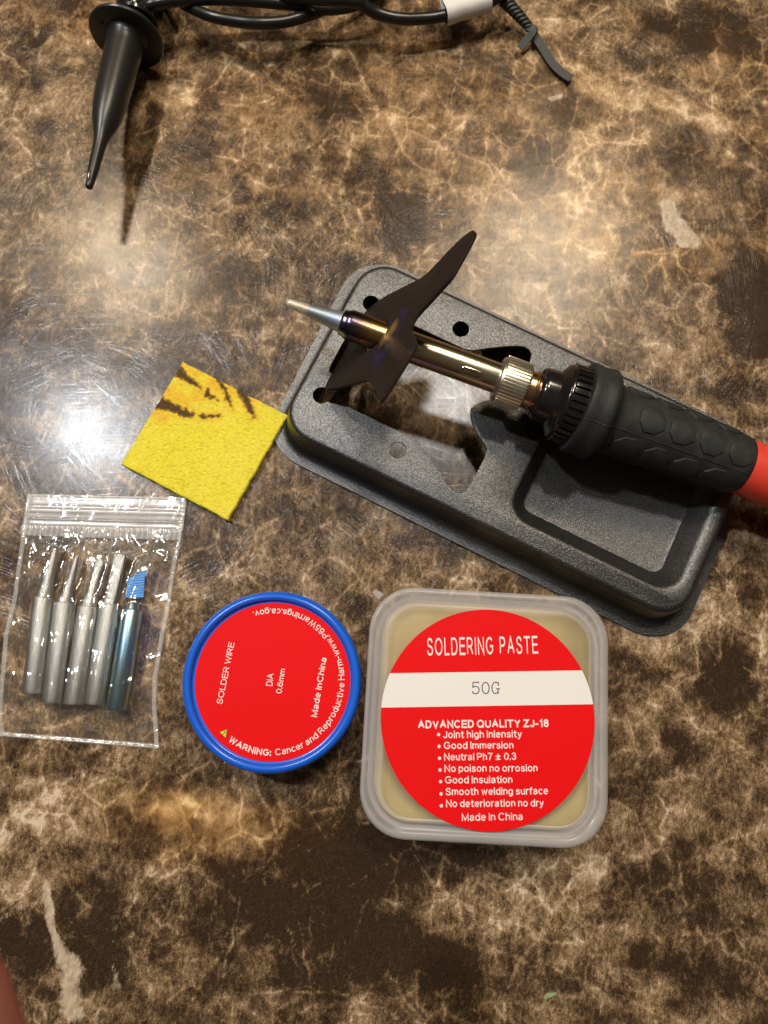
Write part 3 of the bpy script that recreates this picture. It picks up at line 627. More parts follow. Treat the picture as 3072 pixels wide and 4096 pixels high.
ip('dial_window', (W_, [(i * 9 + j, i * 9 + j + 1, (i + 1) * 9 + j + 1, (i + 1) * 9 + j) for i in range(6) for j in range(8)]), M_WIN)
V, Fc = tube(spline([IR @ Vector((190, 0, 0)), IR @ Vector((205, 0, 0)), IR @ Vector((230, -10, -8)), IR @ Vector((260, -14, -30))], 8), 2.4, 12)
obj('power_cord', V, Fc, M_CABLE, iron)

# ------------------------------------------------------------------ sponge
def sponge():
    C0 = Vector((-53.8, 50.5)); th = R(-19.9); a = 17.45
    n_ = 130; V = []; Fc = []; T_ = 2.5
    def P(i, j, low):
        u = -a + 2 * a * i / n_; v = -a + 2 * a * j / n_
        e = min(i, n_ - i, j, n_ - j)
        cu = max(abs(u), abs(v)); k = 1.0
        w_ = 0.22 * noise.noise((u * .35, v * .35, 3)) + 0.09 * noise.noise((u * 1.4, v * 1.4, 8))
        u2 = u + (w_ * (1 if abs(u) > a * .9 else 0)); v2 = v + ((0.22 * noise.noise((u * .35, v * .35, 9)) + .1 * noise.noise((u * 1.6, v * 1.6, 18))) * (1 if abs(v) > a * .9 else 0))
        if low: z = 0.15 + 0.25 * max(0, (u - a * .0) / a) * 0
        else:
            pit = noise.noise((u * .9 + v * .3, v * 2.1, 1.0)); pit2 = noise.noise((u * 2.6, v * 4.0, 4.0)); pit3 = noise.noise((u * 7, v * 7, 6.0))
            z = T_ + 0.20 * noise.noise((u * .2, v * .2, 7)) - 0.75 * max(0, pit - .30) + 0.12 * pit2 + 0.07 * pit3
            if e == 0: z -= 0.35
            elif e == 1: z -= 0.08
        z += 0.35 * max(0.0, -(v) / a - 0.2) * 0.6          # lower edge lifts a little off the table
        x = C0.x + u2 * math.cos(th) - v2 * math.sin(th); y = C0.y + u2 * math.sin(th) + v2 * math.cos(th)
        return (x, y, z)
    for low in (0, 1):
        for i in range(n_ + 1):
            for j in range(n_ + 1): V.append(P(i, j, low))
    m_ = (n_ + 1) ** 2; q = lambda i, j, l: l * m_ + i * (n_ + 1) + j
    for i in range(n_):
        for j in range(n_): Fc.append((q(i, j, 0), q(i + 1, j, 0), q(i + 1, j + 1, 0), q(i, j + 1, 0)))
    for i in range(n_):
        Fc += [(q(i, 0, 0), q(i, 0, 1), q(i + 1, 0, 1), q(i + 1, 0, 0)), (q(i, n_, 0), q(i + 1, n_, 0), q(i + 1, n_, 1), q(i, n_, 1)),
               (q(0, i, 0), q(0, i + 1, 0), q(0, i + 1, 1), q(0, i, 1)), (q(n_, i, 0), q(n_, i, 1), q(n_, i + 1, 1), q(n_, i + 1, 0))]
    bmv = [k for k in range(m_)]
    base = (C0.x, C0.y, 0)
    me = bpy.data.meshes.new('sponge'); me.from_pydata(V, [], Fc)
    cr = lambda x, y: at(450 + x / 2.212, 1400 + y / 2.212, 2.6)
    burns = [([(585, 190), (640, 240), (720, 290), (790, 345)], [50, 38, 22, 7]), ([(420, 470), (520, 505), (620, 550), (700, 575)], [60, 45, 40, 26]), ([(760, 580), (850, 590), (930, 583)], [12, 20, 16]),
             ([(845, 350), (840, 390), (930, 440)], [12, 28, 5]), ([(925, 250), (985, 330), (1020, 430), (1060, 520)], [14, 22, 22, 5]), ([(1140, 370), (1190, 450), (1245, 585)], [40, 36, 18]), ([(1120, 350), (1210, 390)], [14, 16])]
    scorch_spots = [([(600, 120), (740, 180)], [70, 40]), ([(480, 400), (620, 480)], [80, 60]), ([(900, 300), (1100, 330), (1220, 430)], [60, 40, 40]), ([(400, 540), (440, 590)], [50, 30]), ([(760, 400), (800, 380)], [50, 40])]  # orange scorch marks in the sponge around the burns
    bv = []; ov = []
    for v in V[:]:
        d1 = 9; d2 = 9
        for src, k in ((burns, 0), (scorch_spots, 1)):
            for pts, ws in src:
                Pp = [cr(*p) for p in pts]
                for a_, b_, wa, wb in zip(Pp, Pp[1:], ws, ws[1:]):
                    dx, dy = b_.x - a_.x, b_.y - a_.y; t = max(0, min(1, ((v[0] - a_.x) * dx + (v[1] - a_.y) * dy) / (dx * dx + dy * dy)))
                    dd = math.hypot(v[0] - a_.x - t * dx, v[1] - a_.y - t * dy); w_ = (wa + (wb - wa) * t) / 2.212 / 14.6
                    if k == 0: d1 = min(d1, dd - w_); d2 = min(d2, (dd - w_) * 1.1)
                    else: d2 = min(d2, (dd - w_) * .9)
        rg_ = 0.6 * noise.noise((v[0] * .8, v[1] * .8, 2)) + .35 * noise.noise((v[0] * 3.5, v[1] * 3.5, 2))
        bv.append(max(0, min(1, 0.5 - (d1 + rg_ * 1.3) * 0.85))); ov.append(max(0, min(1, 1 - (d2 + rg_ * 1.6) / 2.0)))
    for nm, vals in (('burn', bv), ('scorch', ov)):
        a_ = me.attributes.new(nm, 'FLOAT', 'POINT'); a_.data.foreach_set('value', vals)
    n = NT('yellow_cellulose'); c = n.coord()
    g = n.noise(c, 1.3, 6, 0.65); big = n.noise(c, 0.12, 3)
    base_c = n.mix(n.ramp(g, [(0.3, 0.0), (0.65, 1.0)]), (0.72, 0.60, 0.030), (0.90, 0.78, 0.075))
    base_c = n.mix(n.ramp(big, [(0.4, 0.0), (0.7, 0.6)]), base_c, (0.86, 0.74, 0.09))
    base_c = n.mix(n.math('MULTIPLY', n.attr('scorch'), n.ramp(g, [(0.35, 0.25), (0.65, 0.8)])), base_c, (0.80, 0.36, 0.04))
    br = n.math('ADD', n.attr('burn'), n.math('MULTIPLY', n.math('SUBTRACT', n.noise(c, 2.2, 4, .7), 0.5), 0.9))
    base_c = n.mix(n.ramp(br, [(0.22, 0.0), (0.55, 0.6), (0.95, 0.94)]), base_c, (0.055, 0.028, 0.022))
    n.set(Base_Color=base_c, Roughness=0.9, Specular_IOR_Level=0.15, Subsurface_Weight=0.0, Normal=n.bump(n.math('ADD', n.noise(c, 2.6, 6, 0.7), n.ramp(n.noise(n.map(c, scale=(1, 2, 1)), 0.9, 4, .6), [(0.30, 0.0), (0.42, 1.0)])), 0.6, 0.4))
    o = fin('sponge', me, n.m, None, 60, base=base)
    tag(o, 'square yellow cleaning sponge with brown burn streaks, lying against the left corner of the stand', 'sponge')
sponge()

# ------------------------------------------------------------------ solder wire case
SCN = Vector((-22.6, -13.0, 0)); ZS = 16.0
case = empty('solder_wire_case', SCN, 'round blue plastic case with red solder wire label, left of the paste tub', 'solder case')
def zl(profile, c, seg=128):     # lathe around a vertical axis: profile of (r, z)
    V, Fc = lathe([(z, r) for r, z in profile], seg); return [(c.x + y, c.y + zz, x) for x, y, zz in V], Fc
V, Fc = zl([(19.5, 0), (20.4, 0.1), (20.9, 0.6), (21.0, 1.2), (21.1, 10.5), (21.1, 10.9)], SCN); obj('case_body', V, Fc, M_BLUE, case)
V, Fc = zl([(21.2, 9.2), (22.0, 9.3), (22.5, 9.8), (22.75, 11), (22.85, 13.2), (22.7, 14.6), (22.3, 15.5), (21.8, 15.95), (21.35, 16.05), (20.9, 15.95), (20.6, 15.65), (20.45, 15.2), (20.4, 14.8), (20.28, 14.55), (20.0, 14.45), (0.0, 14.45)], SCN)
lid_s = obj('lid', V, Fc, M_BLUE, case)
LC = Vector((SCN.x + 0.22, SCN.y + 0.05, 0))
V, Fc = zl([(0, 14.50), (19.75, 14.50), (19.8, 14.58), (0, 14.60)], LC); lab = obj('label', V, Fc, M_LRED, case, 30)
p2 = lambda x, y, z=14.6: at(660 + x / 1.975, 2300 + y / 1.975, z)
ZT = 14.615
tx = [text_line('SOLDER WIRE', p2(452, 1022), p2(550, 535), 1.5, ZT, 0.0, 1.0), text_line('DIA', p2(848, 878), p2(860, 780), 1.65, ZT), text_line('0.6mm', p2(920, 938), p2(952, 744), 1.5, ZT),
      text_line('Made inChina', p2(1200, 1125), p2(1278, 656), 1.55, ZT, 0.012)]
tx.append(text_arc('WARNING:', LC, 18.35, R(-118.8), R(-82.3), 1.6, ZT, 0.03))
tx.append(text_arc('Cancer and Reproductive Harm-www.P65Warnings.ca.gov.', LC, 18.3, R(-79.0), R(115.5), 1.62, ZT, 0.004))
V, Fc = merge(*tx); obj('lettering', V, Fc, M_WHITE, lab, 0)
tp = [p2(422, 1238), p2(496, 1212), p2(482, 1296)]; cc = sum(tp, Vector()) / 3
V, Fc = [tuple(p[:2]) + (ZT,) for p in tp], [(0, 1, 2)]; obj('warning_triangle', V, Fc, M_BLACK, lab, 0)
obj('warning_triangle_face', [tuple((cc + (p - cc) * .78)[:2]) + (ZT + .012,) for p in tp], Fc, M_YEL, lab, 0)
upd = ((tp[0] + tp[2]) / 2 - tp[1]); b0 = (tp[1] + tp[0]) / 2; 
vv = (tp[1] - (tp[0] + tp[2]) / 2).normalized()
ctr = cc; ax_ = Vector((math.cos(R(60)), math.sin(R(60)), 0)); px_ = Vector((-ax_.y, ax_.x, 0))
q4 = [ctr + ax_ * .55 + px_ * .12, ctr + ax_ * .55 - px_ * .12, ctr - ax_ * .15 - px_ * .06, ctr - ax_ * .15 + px_ * .06, ctr - ax_ * .3 + px_ * .09, ctr - ax_ * .3 - px_ * .09, ctr - ax_ * .48 - px_ * .09, ctr - ax_ * .48 + px_ * .09]
obj('exclamation_mark', [tuple(p[:2]) + (ZT + .024,) for p in q4], [(0, 1, 2, 3), (4, 5, 6, 7)], M_BLACK, lab, 0)

# ------------------------------------------------------------------ soldering paste tub
PC = Vector((31.7, -13.6, 0)); PT = R(4.3)
tub = empty('soldering_paste_tub', (0, 0, 0), 'square translucent plastic tub of amber soldering paste with a round red and white label', 'tub', mat=Matrix.Translation(PC * MM) @ Matrix.Rotation(PT, 4, 'Z'))
PM = Matrix.Rotation(PT, 4, 'Z'); PM.translation = PC
n = NT('milky_plastic'); c = n.coord()
n.set(Base_Color=(0.88, 0.87, 0.87), Roughness=0.22, Specular_IOR_Level=0.5, Normal=n.bump(n.noise(c, 0.6, 4), 0.12, 0.08))
tr = n.new('BsdfTranslucent'); tr.inputs[0].default_value = (0.85, 0.83, 0.80, 1); tp_ = n.new('BsdfTransparent'); tp_.inputs[0].default_value = (0.95, 0.94, 0.93, 1)
m1 = n.new('MixShader'); m1.inputs[0].default_value = 0.35; n.t.links.new(n.p.outputs[0], m1.inputs[1]); n.t.links.new(tr.outputs[0], m1.inputs[2])
m2 = n.new('MixShader'); m2.inputs[0].default_value = 0.62; n.t.links.new(m1.outputs[0], m2.inputs[1]); n.t.links.new(tp_.outputs[0], m2.inputs[2])
n.t.links.new(m2.outputs[0], n.out.inputs[0]); M_MILK = n.m
n = NT('thin_clear_plastic'); c = n.coord()
n.set(Base_Color=(0.80, 0.78, 0.74), Roughness=0.2, Specular_IOR_Level=0.6, Normal=n.bump(n.noise(c, 0.35, 4), 0.1, 0.1))
tp_ = n.new('BsdfTransparent'); tp_.inputs[0].default_value = (0.97, 0.96, 0.94, 1); m2 = n.new('MixShader'); m2.inputs[0].default_value = 0.90
n.t.links.new(n.p.outputs[0], m2.inputs[1]); n.t.links.new(tp_.outputs[0], m2.inputs[2]); n.t.links.new(m2.outputs[0], n.out.inputs[0]); M_PANEL = n.m
n = NT('amber_paste'); c = n.coord(); q = n.noise(c, 0.06, 2, 0.5); q2 = n.noise(n.map(c, scale=(1, 3, 1), rot=(0, 0, .6)), 0.2, 2)
n.set(Base_Color=n.mix(n.ramp(q, [(0.35, 0.0), (0.65, 1.0)]), (0.32, 0.24, 0.085), (0.50, 0.40, 0.17)), Roughness=0.45, Specular_IOR_Level=0.4, Subsurface_Weight=0.25, Subsurface_Radius=(1, .7, .3), Subsurface_Scale=0.002,
      Normal=n.bump(n.math('ADD', q, n.math('MULTIPLY', q2, .3)), 0.25, 1.0)); M_PASTE = n.m
def rr3(a, r, z): return [(x, y, z) for x, y in rrect(a, a, r, 12)]
# lid: skirt, rounded outer bead, groove and a raised inner bead; the flat panel is a part of its own
V, Fc = loft([rr3(29.2, 10.6, 17.6), rr3(29.9, 11.2, 17.6), rr3(30.1, 11.4, 18.0), rr3(30.1, 11.4, 20.8), rr3(29.95, 11.2, 21.5), rr3(29.5, 10.8, 21.9), rr3(28.9, 10.3, 22.0), rr3(28.3, 9.9, 21.9), rr3(27.8, 9.5, 21.6), rr3(27.3, 9.1, 21.35), rr3(26.8, 8.8, 21.3), rr3(26.4, 8.5, 21.45), rr3(26.1, 8.3, 21.8), rr3(25.8, 8.0, 21.95), rr3(25.3, 7.6, 21.95), rr3(25.0, 7.3, 21.8)])
lid = obj('lid', V, Fc, M_MILK, tub, 50, world=PM)
V, Fc = fill2d([[(x, y) for x, y, z in rr3(25.0, 7.3, 0)]], 21.8); obj('lid_panel', V, Fc, M_PANEL, tub, 50, world=PM)
V, Fc = loft([rr3(24.0, 8.5, 0.6), rr3(25.6, 9.6, 0.0), rr3(26.2, 10, 0.6), rr3(28.2, 10.8, 17.4), rr3(28.4, 11, 18.2), rr3(27.4, 10, 18.2), rr3(27.2, 9.8, 17.6), rr3(25.2, 9.0, 1.5)], cap0=True)
obj('container', V, Fc, M_MILK, tub, 50, world=PM)
V, Fc = loft([rr3(24.9, 8.8, 1.2), rr3(26.7, 9.4, 16.0), rr3(26.6, 9.2, 18.4), rr3(26.0, 8.8, 18.9), rr3(24.0, 7.0, 19.0)], cap0=True, cap1=True)
obj('paste', V, Fc, M_PASTE, tub, 50, world=PM)
V, Fc = tube([(PM @ Vector((-27.6 - k * .5, 27.2 + k * .35, 20.6)))[:] for k in range(5)], [1.0, 1.1, 1.0, .8, .4], 8); obj('sprue_nub', V, Fc, M_MILK, tub)
# label
LA = R(8.33); LP = Vector((31.95, -14.3, 0)); LM = Matrix.Rotation(LA, 4, 'Z'); LM.translation = LP
def seg_loop(y0, y1, r=26.25, n_=60):
    P = []; a0 = math.asin(max(-1, y0 / r)); a1 = math.asin(min(1, y1 / r))
    for k in range(n_ + 1): a = a0 + (a1 - a0) * k / n_; P.append((r * math.cos(a), r * math.sin(a)))
    for k in range(n_ + 1): a = a1 + (a0 - a1) * k / n_; P.append((-r * math.cos(a), r * math.sin(a)))
    Q = []
    for p in P:
        if not Q or math.hypot(p[0] - Q[-1][0], p[1] - Q[-1][1]) > .02: Q.append(p)
    if math.hypot(Q[0][0] - Q[-1][0], Q[0][1] - Q[-1][1]) < .02: Q.pop()
    return Q
def slab(loop, z0, z1):
    return loft([[(x, y, z0) for x, y in loop], [(x, y, z1) for x, y in loop]], cap0=True, cap1=True)
V, Fc = slab(seg_loop(-26.25, 26.25), 22.02, 22.10); plab = obj('label', V, Fc, M_LRED, tub, 30, world=LM)
V, Fc = slab(seg_loop(2.8, 10.98, 26.27), 22.03, 22.125); obj('white_band', V, Fc, simple('warm_white_paper', (0.80, 0.785, 0.74), 0.45), plab, 30, world=LM)
p1 = lambda x, y, z=22.12: at(1400 + x / 1.508, 2300 + y / 1.508, z)
ZP = 22.125
rows = [('SOLDERING PASTE', (466, 487), (1136, 474), 4.35, 0.0), ('ADVANCED QUALITY ZJ-18', (410, 926), (1199, 917), 1.9, 0.035), ('Joint high inlensity', (562, 985), (1038, 980), 1.75, 0.012), ('Good Immersion', (566, 1050), (986, 1047), 1.7, 0.012),
        ('Neutral Ph7', (568, 1119), (862, 1117), 1.7, 0.012), ('0.3', (930, 1116), (1003, 1115), 1.7, 0.012), ('No poison no orrosion', (570, 1189), (1132, 1185), 1.7, 0.012), ('Good insulation', (573, 1258), (980, 1255), 1.7, 0.012),
        ('Smooth welding surface', (577, 1329), (1196, 1323), 1.7, 0.012), ('No deterioration no dry', (580, 1401), (1170, 1396), 1.7, 0.012), ('Made in China', (675, 1484), (1043, 1479), 1.75, 0.006), ('\u00b1', (880, 1117), (908, 1116), 1.5, 0.03)]
tx = [text_line(s_, p1(*a_), p1(*b_), cp, ZP, bo) for s_, a_, b_, cp, bo in rows]
for x, y in ((534, 962), (537, 1034), (540, 1105), (543, 1176), (546, 1246), (549, 1320), (551, 1392)):
    c_ = p1(x, y); tx.append(([(c_.x + .4 * math.cos(2 * PI * k / 14), c_.y + .4 * math.sin(2 * PI * k / 14), ZP) for k in range(14)], [tuple(range(14))]))
V, Fc = merge(*tx); obj('lettering', V, Fc, M_WHITE, plab, 0)
# 50G in thin serif strokes
def strokes():
    P = {'5': [[(.12, 1), (.62, 1)], [(.62, 1), (.62, .93)], [(.12, 1), (.09, .56)], [(.09, .56), (.22, .64), (.38, .65), (.55, .58), (.64, .42), (.62, .2), (.5, .05), (.32, 0), (.14, .04), (.04, .16), (.08, .22)]],
         '0': [[(.35, 0), (.17, .08), (.06, .3), (.04, .5), (.06, .7), (.17, .92), (.35, 1), (.53, .92), (.64, .7), (.66, .5), (.64, .3), (.53, .08), (.35, 0)]],
         'G': [[(.62, .7), (.62, .98)], [(.62, .82), (.52, .96), (.36, 1), (.18, .92), (.07, .7), (.04, .5), (.07, .28), (.17, .07), (.34, 0), (.5, .06), (.58, .2)], [(.58, .42), (.58, 0)], [(.42, .42), (.74, .42)]]}
    ms = []
    a_ = p1(736, 717, ZP); b_ = p1(903, 715, ZP); u = (b_ - a_).normalized(); v = Vector((-u.y, u.x, 0)); w = (b_ - a_).length
    for k, ch in enumerate('50G'):
        for st_ in P[ch]:
            pts = [a_ + u * (w * (.0 + k * .355) + x * 1.0 * w * .30 / .70 * .95) + v * y * 2.75 for x, y in st_]
            for p, q in zip(pts, pts[1:]):
                d = (q - p).normalized(); nn = Vector((-d.y, d.x, 0)) * .13; p = p - d * .06; q = q + d * .06
                ms.append(([tuple((p + nn)[:2]) + (ZP + .012,), tuple((q + nn)[:2]) + (ZP + .012,), tuple((q - nn)[:2]) + (ZP + .012,), tuple((p - nn)[:2]) + (ZP + .012,)], [(0, 1, 2, 3)]))
    for i, (V_, F_) in enumerate(ms): ms[i] = ([(x, y, z + i * .0004) for x, y, z in V_], F_)
    return merge(*ms)
V, Fc = strokes(); obj('weight_lettering', V, Fc, M_GREY, plab, 0)

# ------------------------------------------------------------------ spare tips in the zip bag
n = NT('brushed_tip_metal'); c = n.coord()
n.set(Base_Color=(0.47, 0.47, 0.455), Metallic=1.0, Roughness=n.ramp(n.noise(n.map(c, scale=(5, .6, .6)), 1.0, 4), [(0.3, 0.30), (0.7, 0.42)]), Normal=n.bump(n.noise(n.map(c, scale=(3, 1, 1)), 2.0, 5, .8), 0.8, 0.17)); M_TIPM = n.m
n = NT('blue_tempered_metal'); c = n.coord(); q = n.noise(n.map(c, scale=(.15, 1, 1)), 0.5, 3)
n.set(Base_Color=n.ramp(q, [(0.3, (0.16, 0.33, 0.50)), (0.5, (0.30, 0.45, 0.52)), (0.62, (0.52, 0.50, 0.34)), (0.8, (0.18, 0.36, 0.6))]), Metallic=1.0, Roughness=0.3, Normal=n.bump(n.noise(n.map(c, scale=(4, 1, 1)), 1.0, 4), 0.3, 0.08)); M_TIPB = n.m
n = NT('blue_coated_blade'); n.set(Base_Color=(0.045, 0.17, 0.42), Metallic=0.6, Roughness=0.35); c = n.coord(); sx = n.new('SeparateXYZ'); n.put(sx.inputs[0], c)
n.set(Normal=n.bump(n.math('SINE', n.math('MULTIPLY', sx.outputs[0], 14.0)), 0.4, 0.08)); M_BLADE = n.m
TR_ = 2.85; ZTIP = 3.35
bag_px = lambda x, y, z=3.4: at(x / 1.84375, 1900 + y / 1.84375, z)
tips = [((325, 902), (243, 1612), (415, 530), 'cone'), ((480, 938), (390, 1680), (572, 588), 'thin'), ((655, 966), (547, 1690), (738, 622), 'chisel'), ((815, 952), (700, 1690), (890, 585), 'bevel'), ((977, 992), (860, 1728), (1070, 700), 'knife')]
labels = ['spare conical soldering tip, leftmost of the five in the clear bag', 'spare thin pointed soldering tip, second from the left in the clear bag', 'spare flared chisel soldering tip, middle one of the five in the clear bag',
          'spare silver soldering tip with a long slanted face beside the blue one in the bag', 'blue tinted knife shaped soldering tip, rightmost in the clear bag']
TIPAX = []
for (top_, bot, end, kind), lb in zip(tips, labels):
    a_ = bag_px(*top_, ZTIP); b_ = bag_px(*bot, ZTIP); e_ = bag_px(*end, ZTIP); d = (a_ - b_).normalized(); L = (a_ - b_).length; E_ = (e_ - a_).dot(d); TIPAX.append((b_, a_, e_))
    M_ = frame(b_, d, z=(0, 0, 1)); root = empty('spare_tip', (0, 0, 0), lb, 'soldering tip', 'spare soldering tips in the zip bag', mat=Matrix.Translation(b_ * MM) @ M_.to_3x3().to_4x4())
    off = (e_ - a_) - d * E_; offy = off.dot(M_.to_3x3() @ Vector((0, 1, 0)))
    mb = M_TIPB if kind == 'knife' else M_TIPM
    V, Fc = lathe([(1.5, 1.9), (0.05, 1.95), (0.0, 2.1), (0.15, TR_ - .1), (0.4, TR_), (L - .5, TR_), (L - .15, TR_ - .15), (L, TR_ - .6), (L + .02, 1.7)], 40); obj('sleeve', V, Fc, mb, root, 35, world=M_)
    prof = {'cone': [(0, 2.2), (1, 2.15), (3, 1.75), (E_ * .5, 1.45), (E_ - 2, 1.1), (E_ - .5, .9), (E_, .3)], 'thin': [(0, 2.1), (1.5, 1.8), (3.5, 1.3), (E_ * .6, 1.0), (E_ - 1.5, .8), (E_, .2)],
            'chisel': [(0, 2.3), (1.5, 2.0), (4, 1.4), (E_ - 4, 1.35), (E_ - 2, 1.5), (E_ - .6, 1.4), (E_, .9)], 'bevel': [(0, 2.2), (.8, 2.0), (1.5, 1.8), (E_ - 1.5, 1.8), (E_ - .2, 1.6), (E_, .8)]}
    if kind != 'knife':
        V, Fc = lathe([(L + x, r) for x, r in prof[kind]], 32)
        V2 = []
        for x, y, z in V:
            t = max(0, (x - L) / E_)
            if kind == 'bevel' and z > 0: z = min(z, 1.8 - 1.7 * max(0, t - .35))
            if kind == 'chisel': z *= 1 - .65 * max(0, t - .4) / .6
            V2.append((x, y + offy * t, z))
        obj('bit', V2, Fc, M_TIPM, root, 35, world=M_)
    else:
        V, Fc = lathe([(L - .3, 1.7), (L + .6, 1.75), (L + 1.6, 1.6), (L + 2.1, 1.7)], 32); obj('neck', V, Fc, mb, root, 35, world=M_)
        W = [(925, 905), (1058, 905), (1068, 750), (1090, 688), (945, 765)]
        lo = [bag_px(x, y, ZTIP - .8) for x, y in W]; hi = [bag_px(x, y, ZTIP + .8) for x, y in W]
        obj('blade', lo + hi, [(4, 3, 2, 1, 0), (5, 6, 7, 8, 9)] + [(i, (i + 1) % 5, 5 + (i + 1) % 5, 5 + i) for i in range(5)], M_BLADE, root, 20)

# ------------------------------------------------------------------ zip bag
def film(name, rough, haze, bs, dist, scale, tint=(0.97, 0.97, 0.96), refl=0.10):
    n = NT(name); c = n.coord(); h = n.noise(n.map(c, scale=(1, .6, 1), rot=(0, 0, .5)), scale, 2, 0.45, dist=0.8)
    nb = n.bump(h, bs, dist)
    gl = n.new('BsdfGlossy'); gl.inputs['Roughness'].default_value = rough; n.t.links.new(nb, gl.inputs['Normal']); gl.inputs[0].default_value = (1, 1, 1, 1)
    df = n.new('BsdfDiffuse'); df.inputs[0].default_value = (0.8, 0.8, 0.8, 1); tp = n.new('BsdfTransparent'); tp.inputs[0].default_value = tint + (1,)
    m1 = n.new('MixShader'); m1.inputs[0].default_value = haze; n.t.links.new(tp.outputs[0], m1.inputs[1]); n.t.links.new(df.outputs[0], m1.inputs[2])
    gl.inputs[0].default_value = (refl,) * 3 + (1,); ad = n.new('AddShader')
    n.t.links.new(m1.outputs[0], ad.inputs[0]); n.t.links.new(gl.outputs[0], ad.inputs[1]); n.t.links.new(ad.outputs[0], n.out.inputs[0]); return n.m
M_FILM = film('clear_bag_film', 0.085, 0.008, 1.0, 1.3, 0.16, refl=0.17); M_SEAL = film('bag_seam_film', 0.15, 0.16, 0.5, 0.5, 0.6); M_ZIP = film('zip_strip_film', 0.25, 0.40, 0.15, 0.3, 0.8)
bag = empty('zip_bag', (-78, -5, 0), 'small clear zip bag with five spare soldering tips, left of the blue case', 'plastic bag')
LE = [(0, 1935), (-22, 1800), (0, 1500), (30, 1180), (60, 1040), (95, 900), (120, 700), (150, 500), (160, 400), (200, 140)][::-1]
RE = [(1172, 2030), (1165, 1900), (1150, 1700), (1155, 1500), (1185, 1330), (1215, 1150), (1250, 980), (1290, 700), (1335, 480), (1345, 400), (1375, 165)][::-1]
def lerp_path(P, t):
    L = [0]
    for a_, b_ in zip(P, P[1:]): L.append(L[-1] + math.hypot(b_[0] - a_[0], b_[1] - a_[1]))
    x = t * L[-1]
    for i in range(len(P) - 1):
        if x <= L[i + 1] + 1e-9:
            k = (x - L[i]) / (L[i + 1] - L[i]); return (P[i][0] + (P[i + 1][0] - P[i][0]) * k, P[i][1] + (P[i + 1][1] - P[i][1]) * k)
    return P[-1]
def bagpt(s, t, z=1.0):
    l = lerp_path(LE, t); r = lerp_path(RE, t); return bag_px(l[0] + (r[0] - l[0]) * s, l[1] + (r[1] - l[1]) * s, z)
def film_z(p):
    z = 0.0
    for b_, a_, e_ in TIPAX:
        for P, Q, r0, r1 in ((b_, a_, TR_, TR_), (a_, e_, 1.9, .9)):
            d = Q - P; t = max(0, min(1, ((p.x - P.x) * d.x + (p.y - P.y) * d.y) / (d.x ** 2 + d.y ** 2))); q = math.hypot(p.x - P.x - t * d.x, p.y - P.y - t * d.y)
            r = r0 + (r1 - r0) * t; top_ = ZTIP + r + .25
            z = max(z, top_ - max(0, q - r * .35) ** 1.35 * .50 if q < 9 else 0)
    return z
nu, nv = 90, 130; V = []; Fc = []
for j in range(nv + 1):
    t = 0.165 + (1 - .165) * j / nv
    for i in range(nu + 1):
        s = i / nu; p = bagpt(s, t, 2.0); e = min(s, 1 - s) * 46; ee = min(e, (1 - t) * 66)
        z = 0.55 + min(film_z(p), 1.1 * ee ** .75) + min(1, ee / 3) * (1.1 + .9 * noise.noise((p.x * .12, p.y * .12, 2)) + .5 * noise.noise((p.x * .33 + p.y * .1, p.y * .22, 7)) + .14 * noise.noise((p.x * .9, p.y * .7, 3)))
        V.append((p.x, p.y, z))
for j in range(nv):
    for i in range(nu): k = j * (nu + 1) + i; Fc.append((k, k + 1, k + nu + 2, k + nu + 1))
obj('front_film', V, Fc, M_FILM, bag, 180)
V = []; Fc = []
for j in range(21):
    for i in range(11): p = bagpt(i / 10, j / 20, .3); V.append((p.x, p.y, .3))
for j in range(20):
    for i in range(10): k = j * 11 + i; Fc.append((k, k + 1, k + 12, k + 11))
obj('back_film', V, Fc, M_FILM, bag, 180)
# zip: ridged strip across the top
V = []; Fc = []; nj = 90; ridge = lambda q: sum(h * math.exp(-((q - c_) / w) ** 2) for c_, h, w in ((.04, .25, .02), (.30, .25, .03), (.42, .3, .02), (.56, .75, .035), (.66, .8, .035), (.78, .35, .03), (.95, .3, .02)))
for j in range(nj + 1):
    t = 0.0 + .128 * j / nj
    for i in range(41):
        s = i / 40; p = bagpt(s, t, 1.6); V.append((p.x, p.y, 1.5 + 1.0 * ridge(j / nj) * min(1, min(s, 1 - s) * 22) + .25 * noise.noise((p.x * .15, p.y * .15, 4)) - (0.5 if i in (0, 40) else 0)))
for j in range(nj):
    for i in range(40): k = j * 41 + i; Fc.append((k, k + 1, k + 42, k + 41))
zp = obj('zip_strip', V, Fc, M_ZIP, bag, 60)
for tt in (.066, .088):
    pts = [Vector((bagpt(s, tt, 2.3).x, bagpt(s, tt, 2.3).y, 2.35)) for s in [.03 + .94 * k / 30 for k in range(31)]]
    V, Fc = tube(pts, .33, 8); obj('zip_rib', V, Fc, M_ZIP, zp)
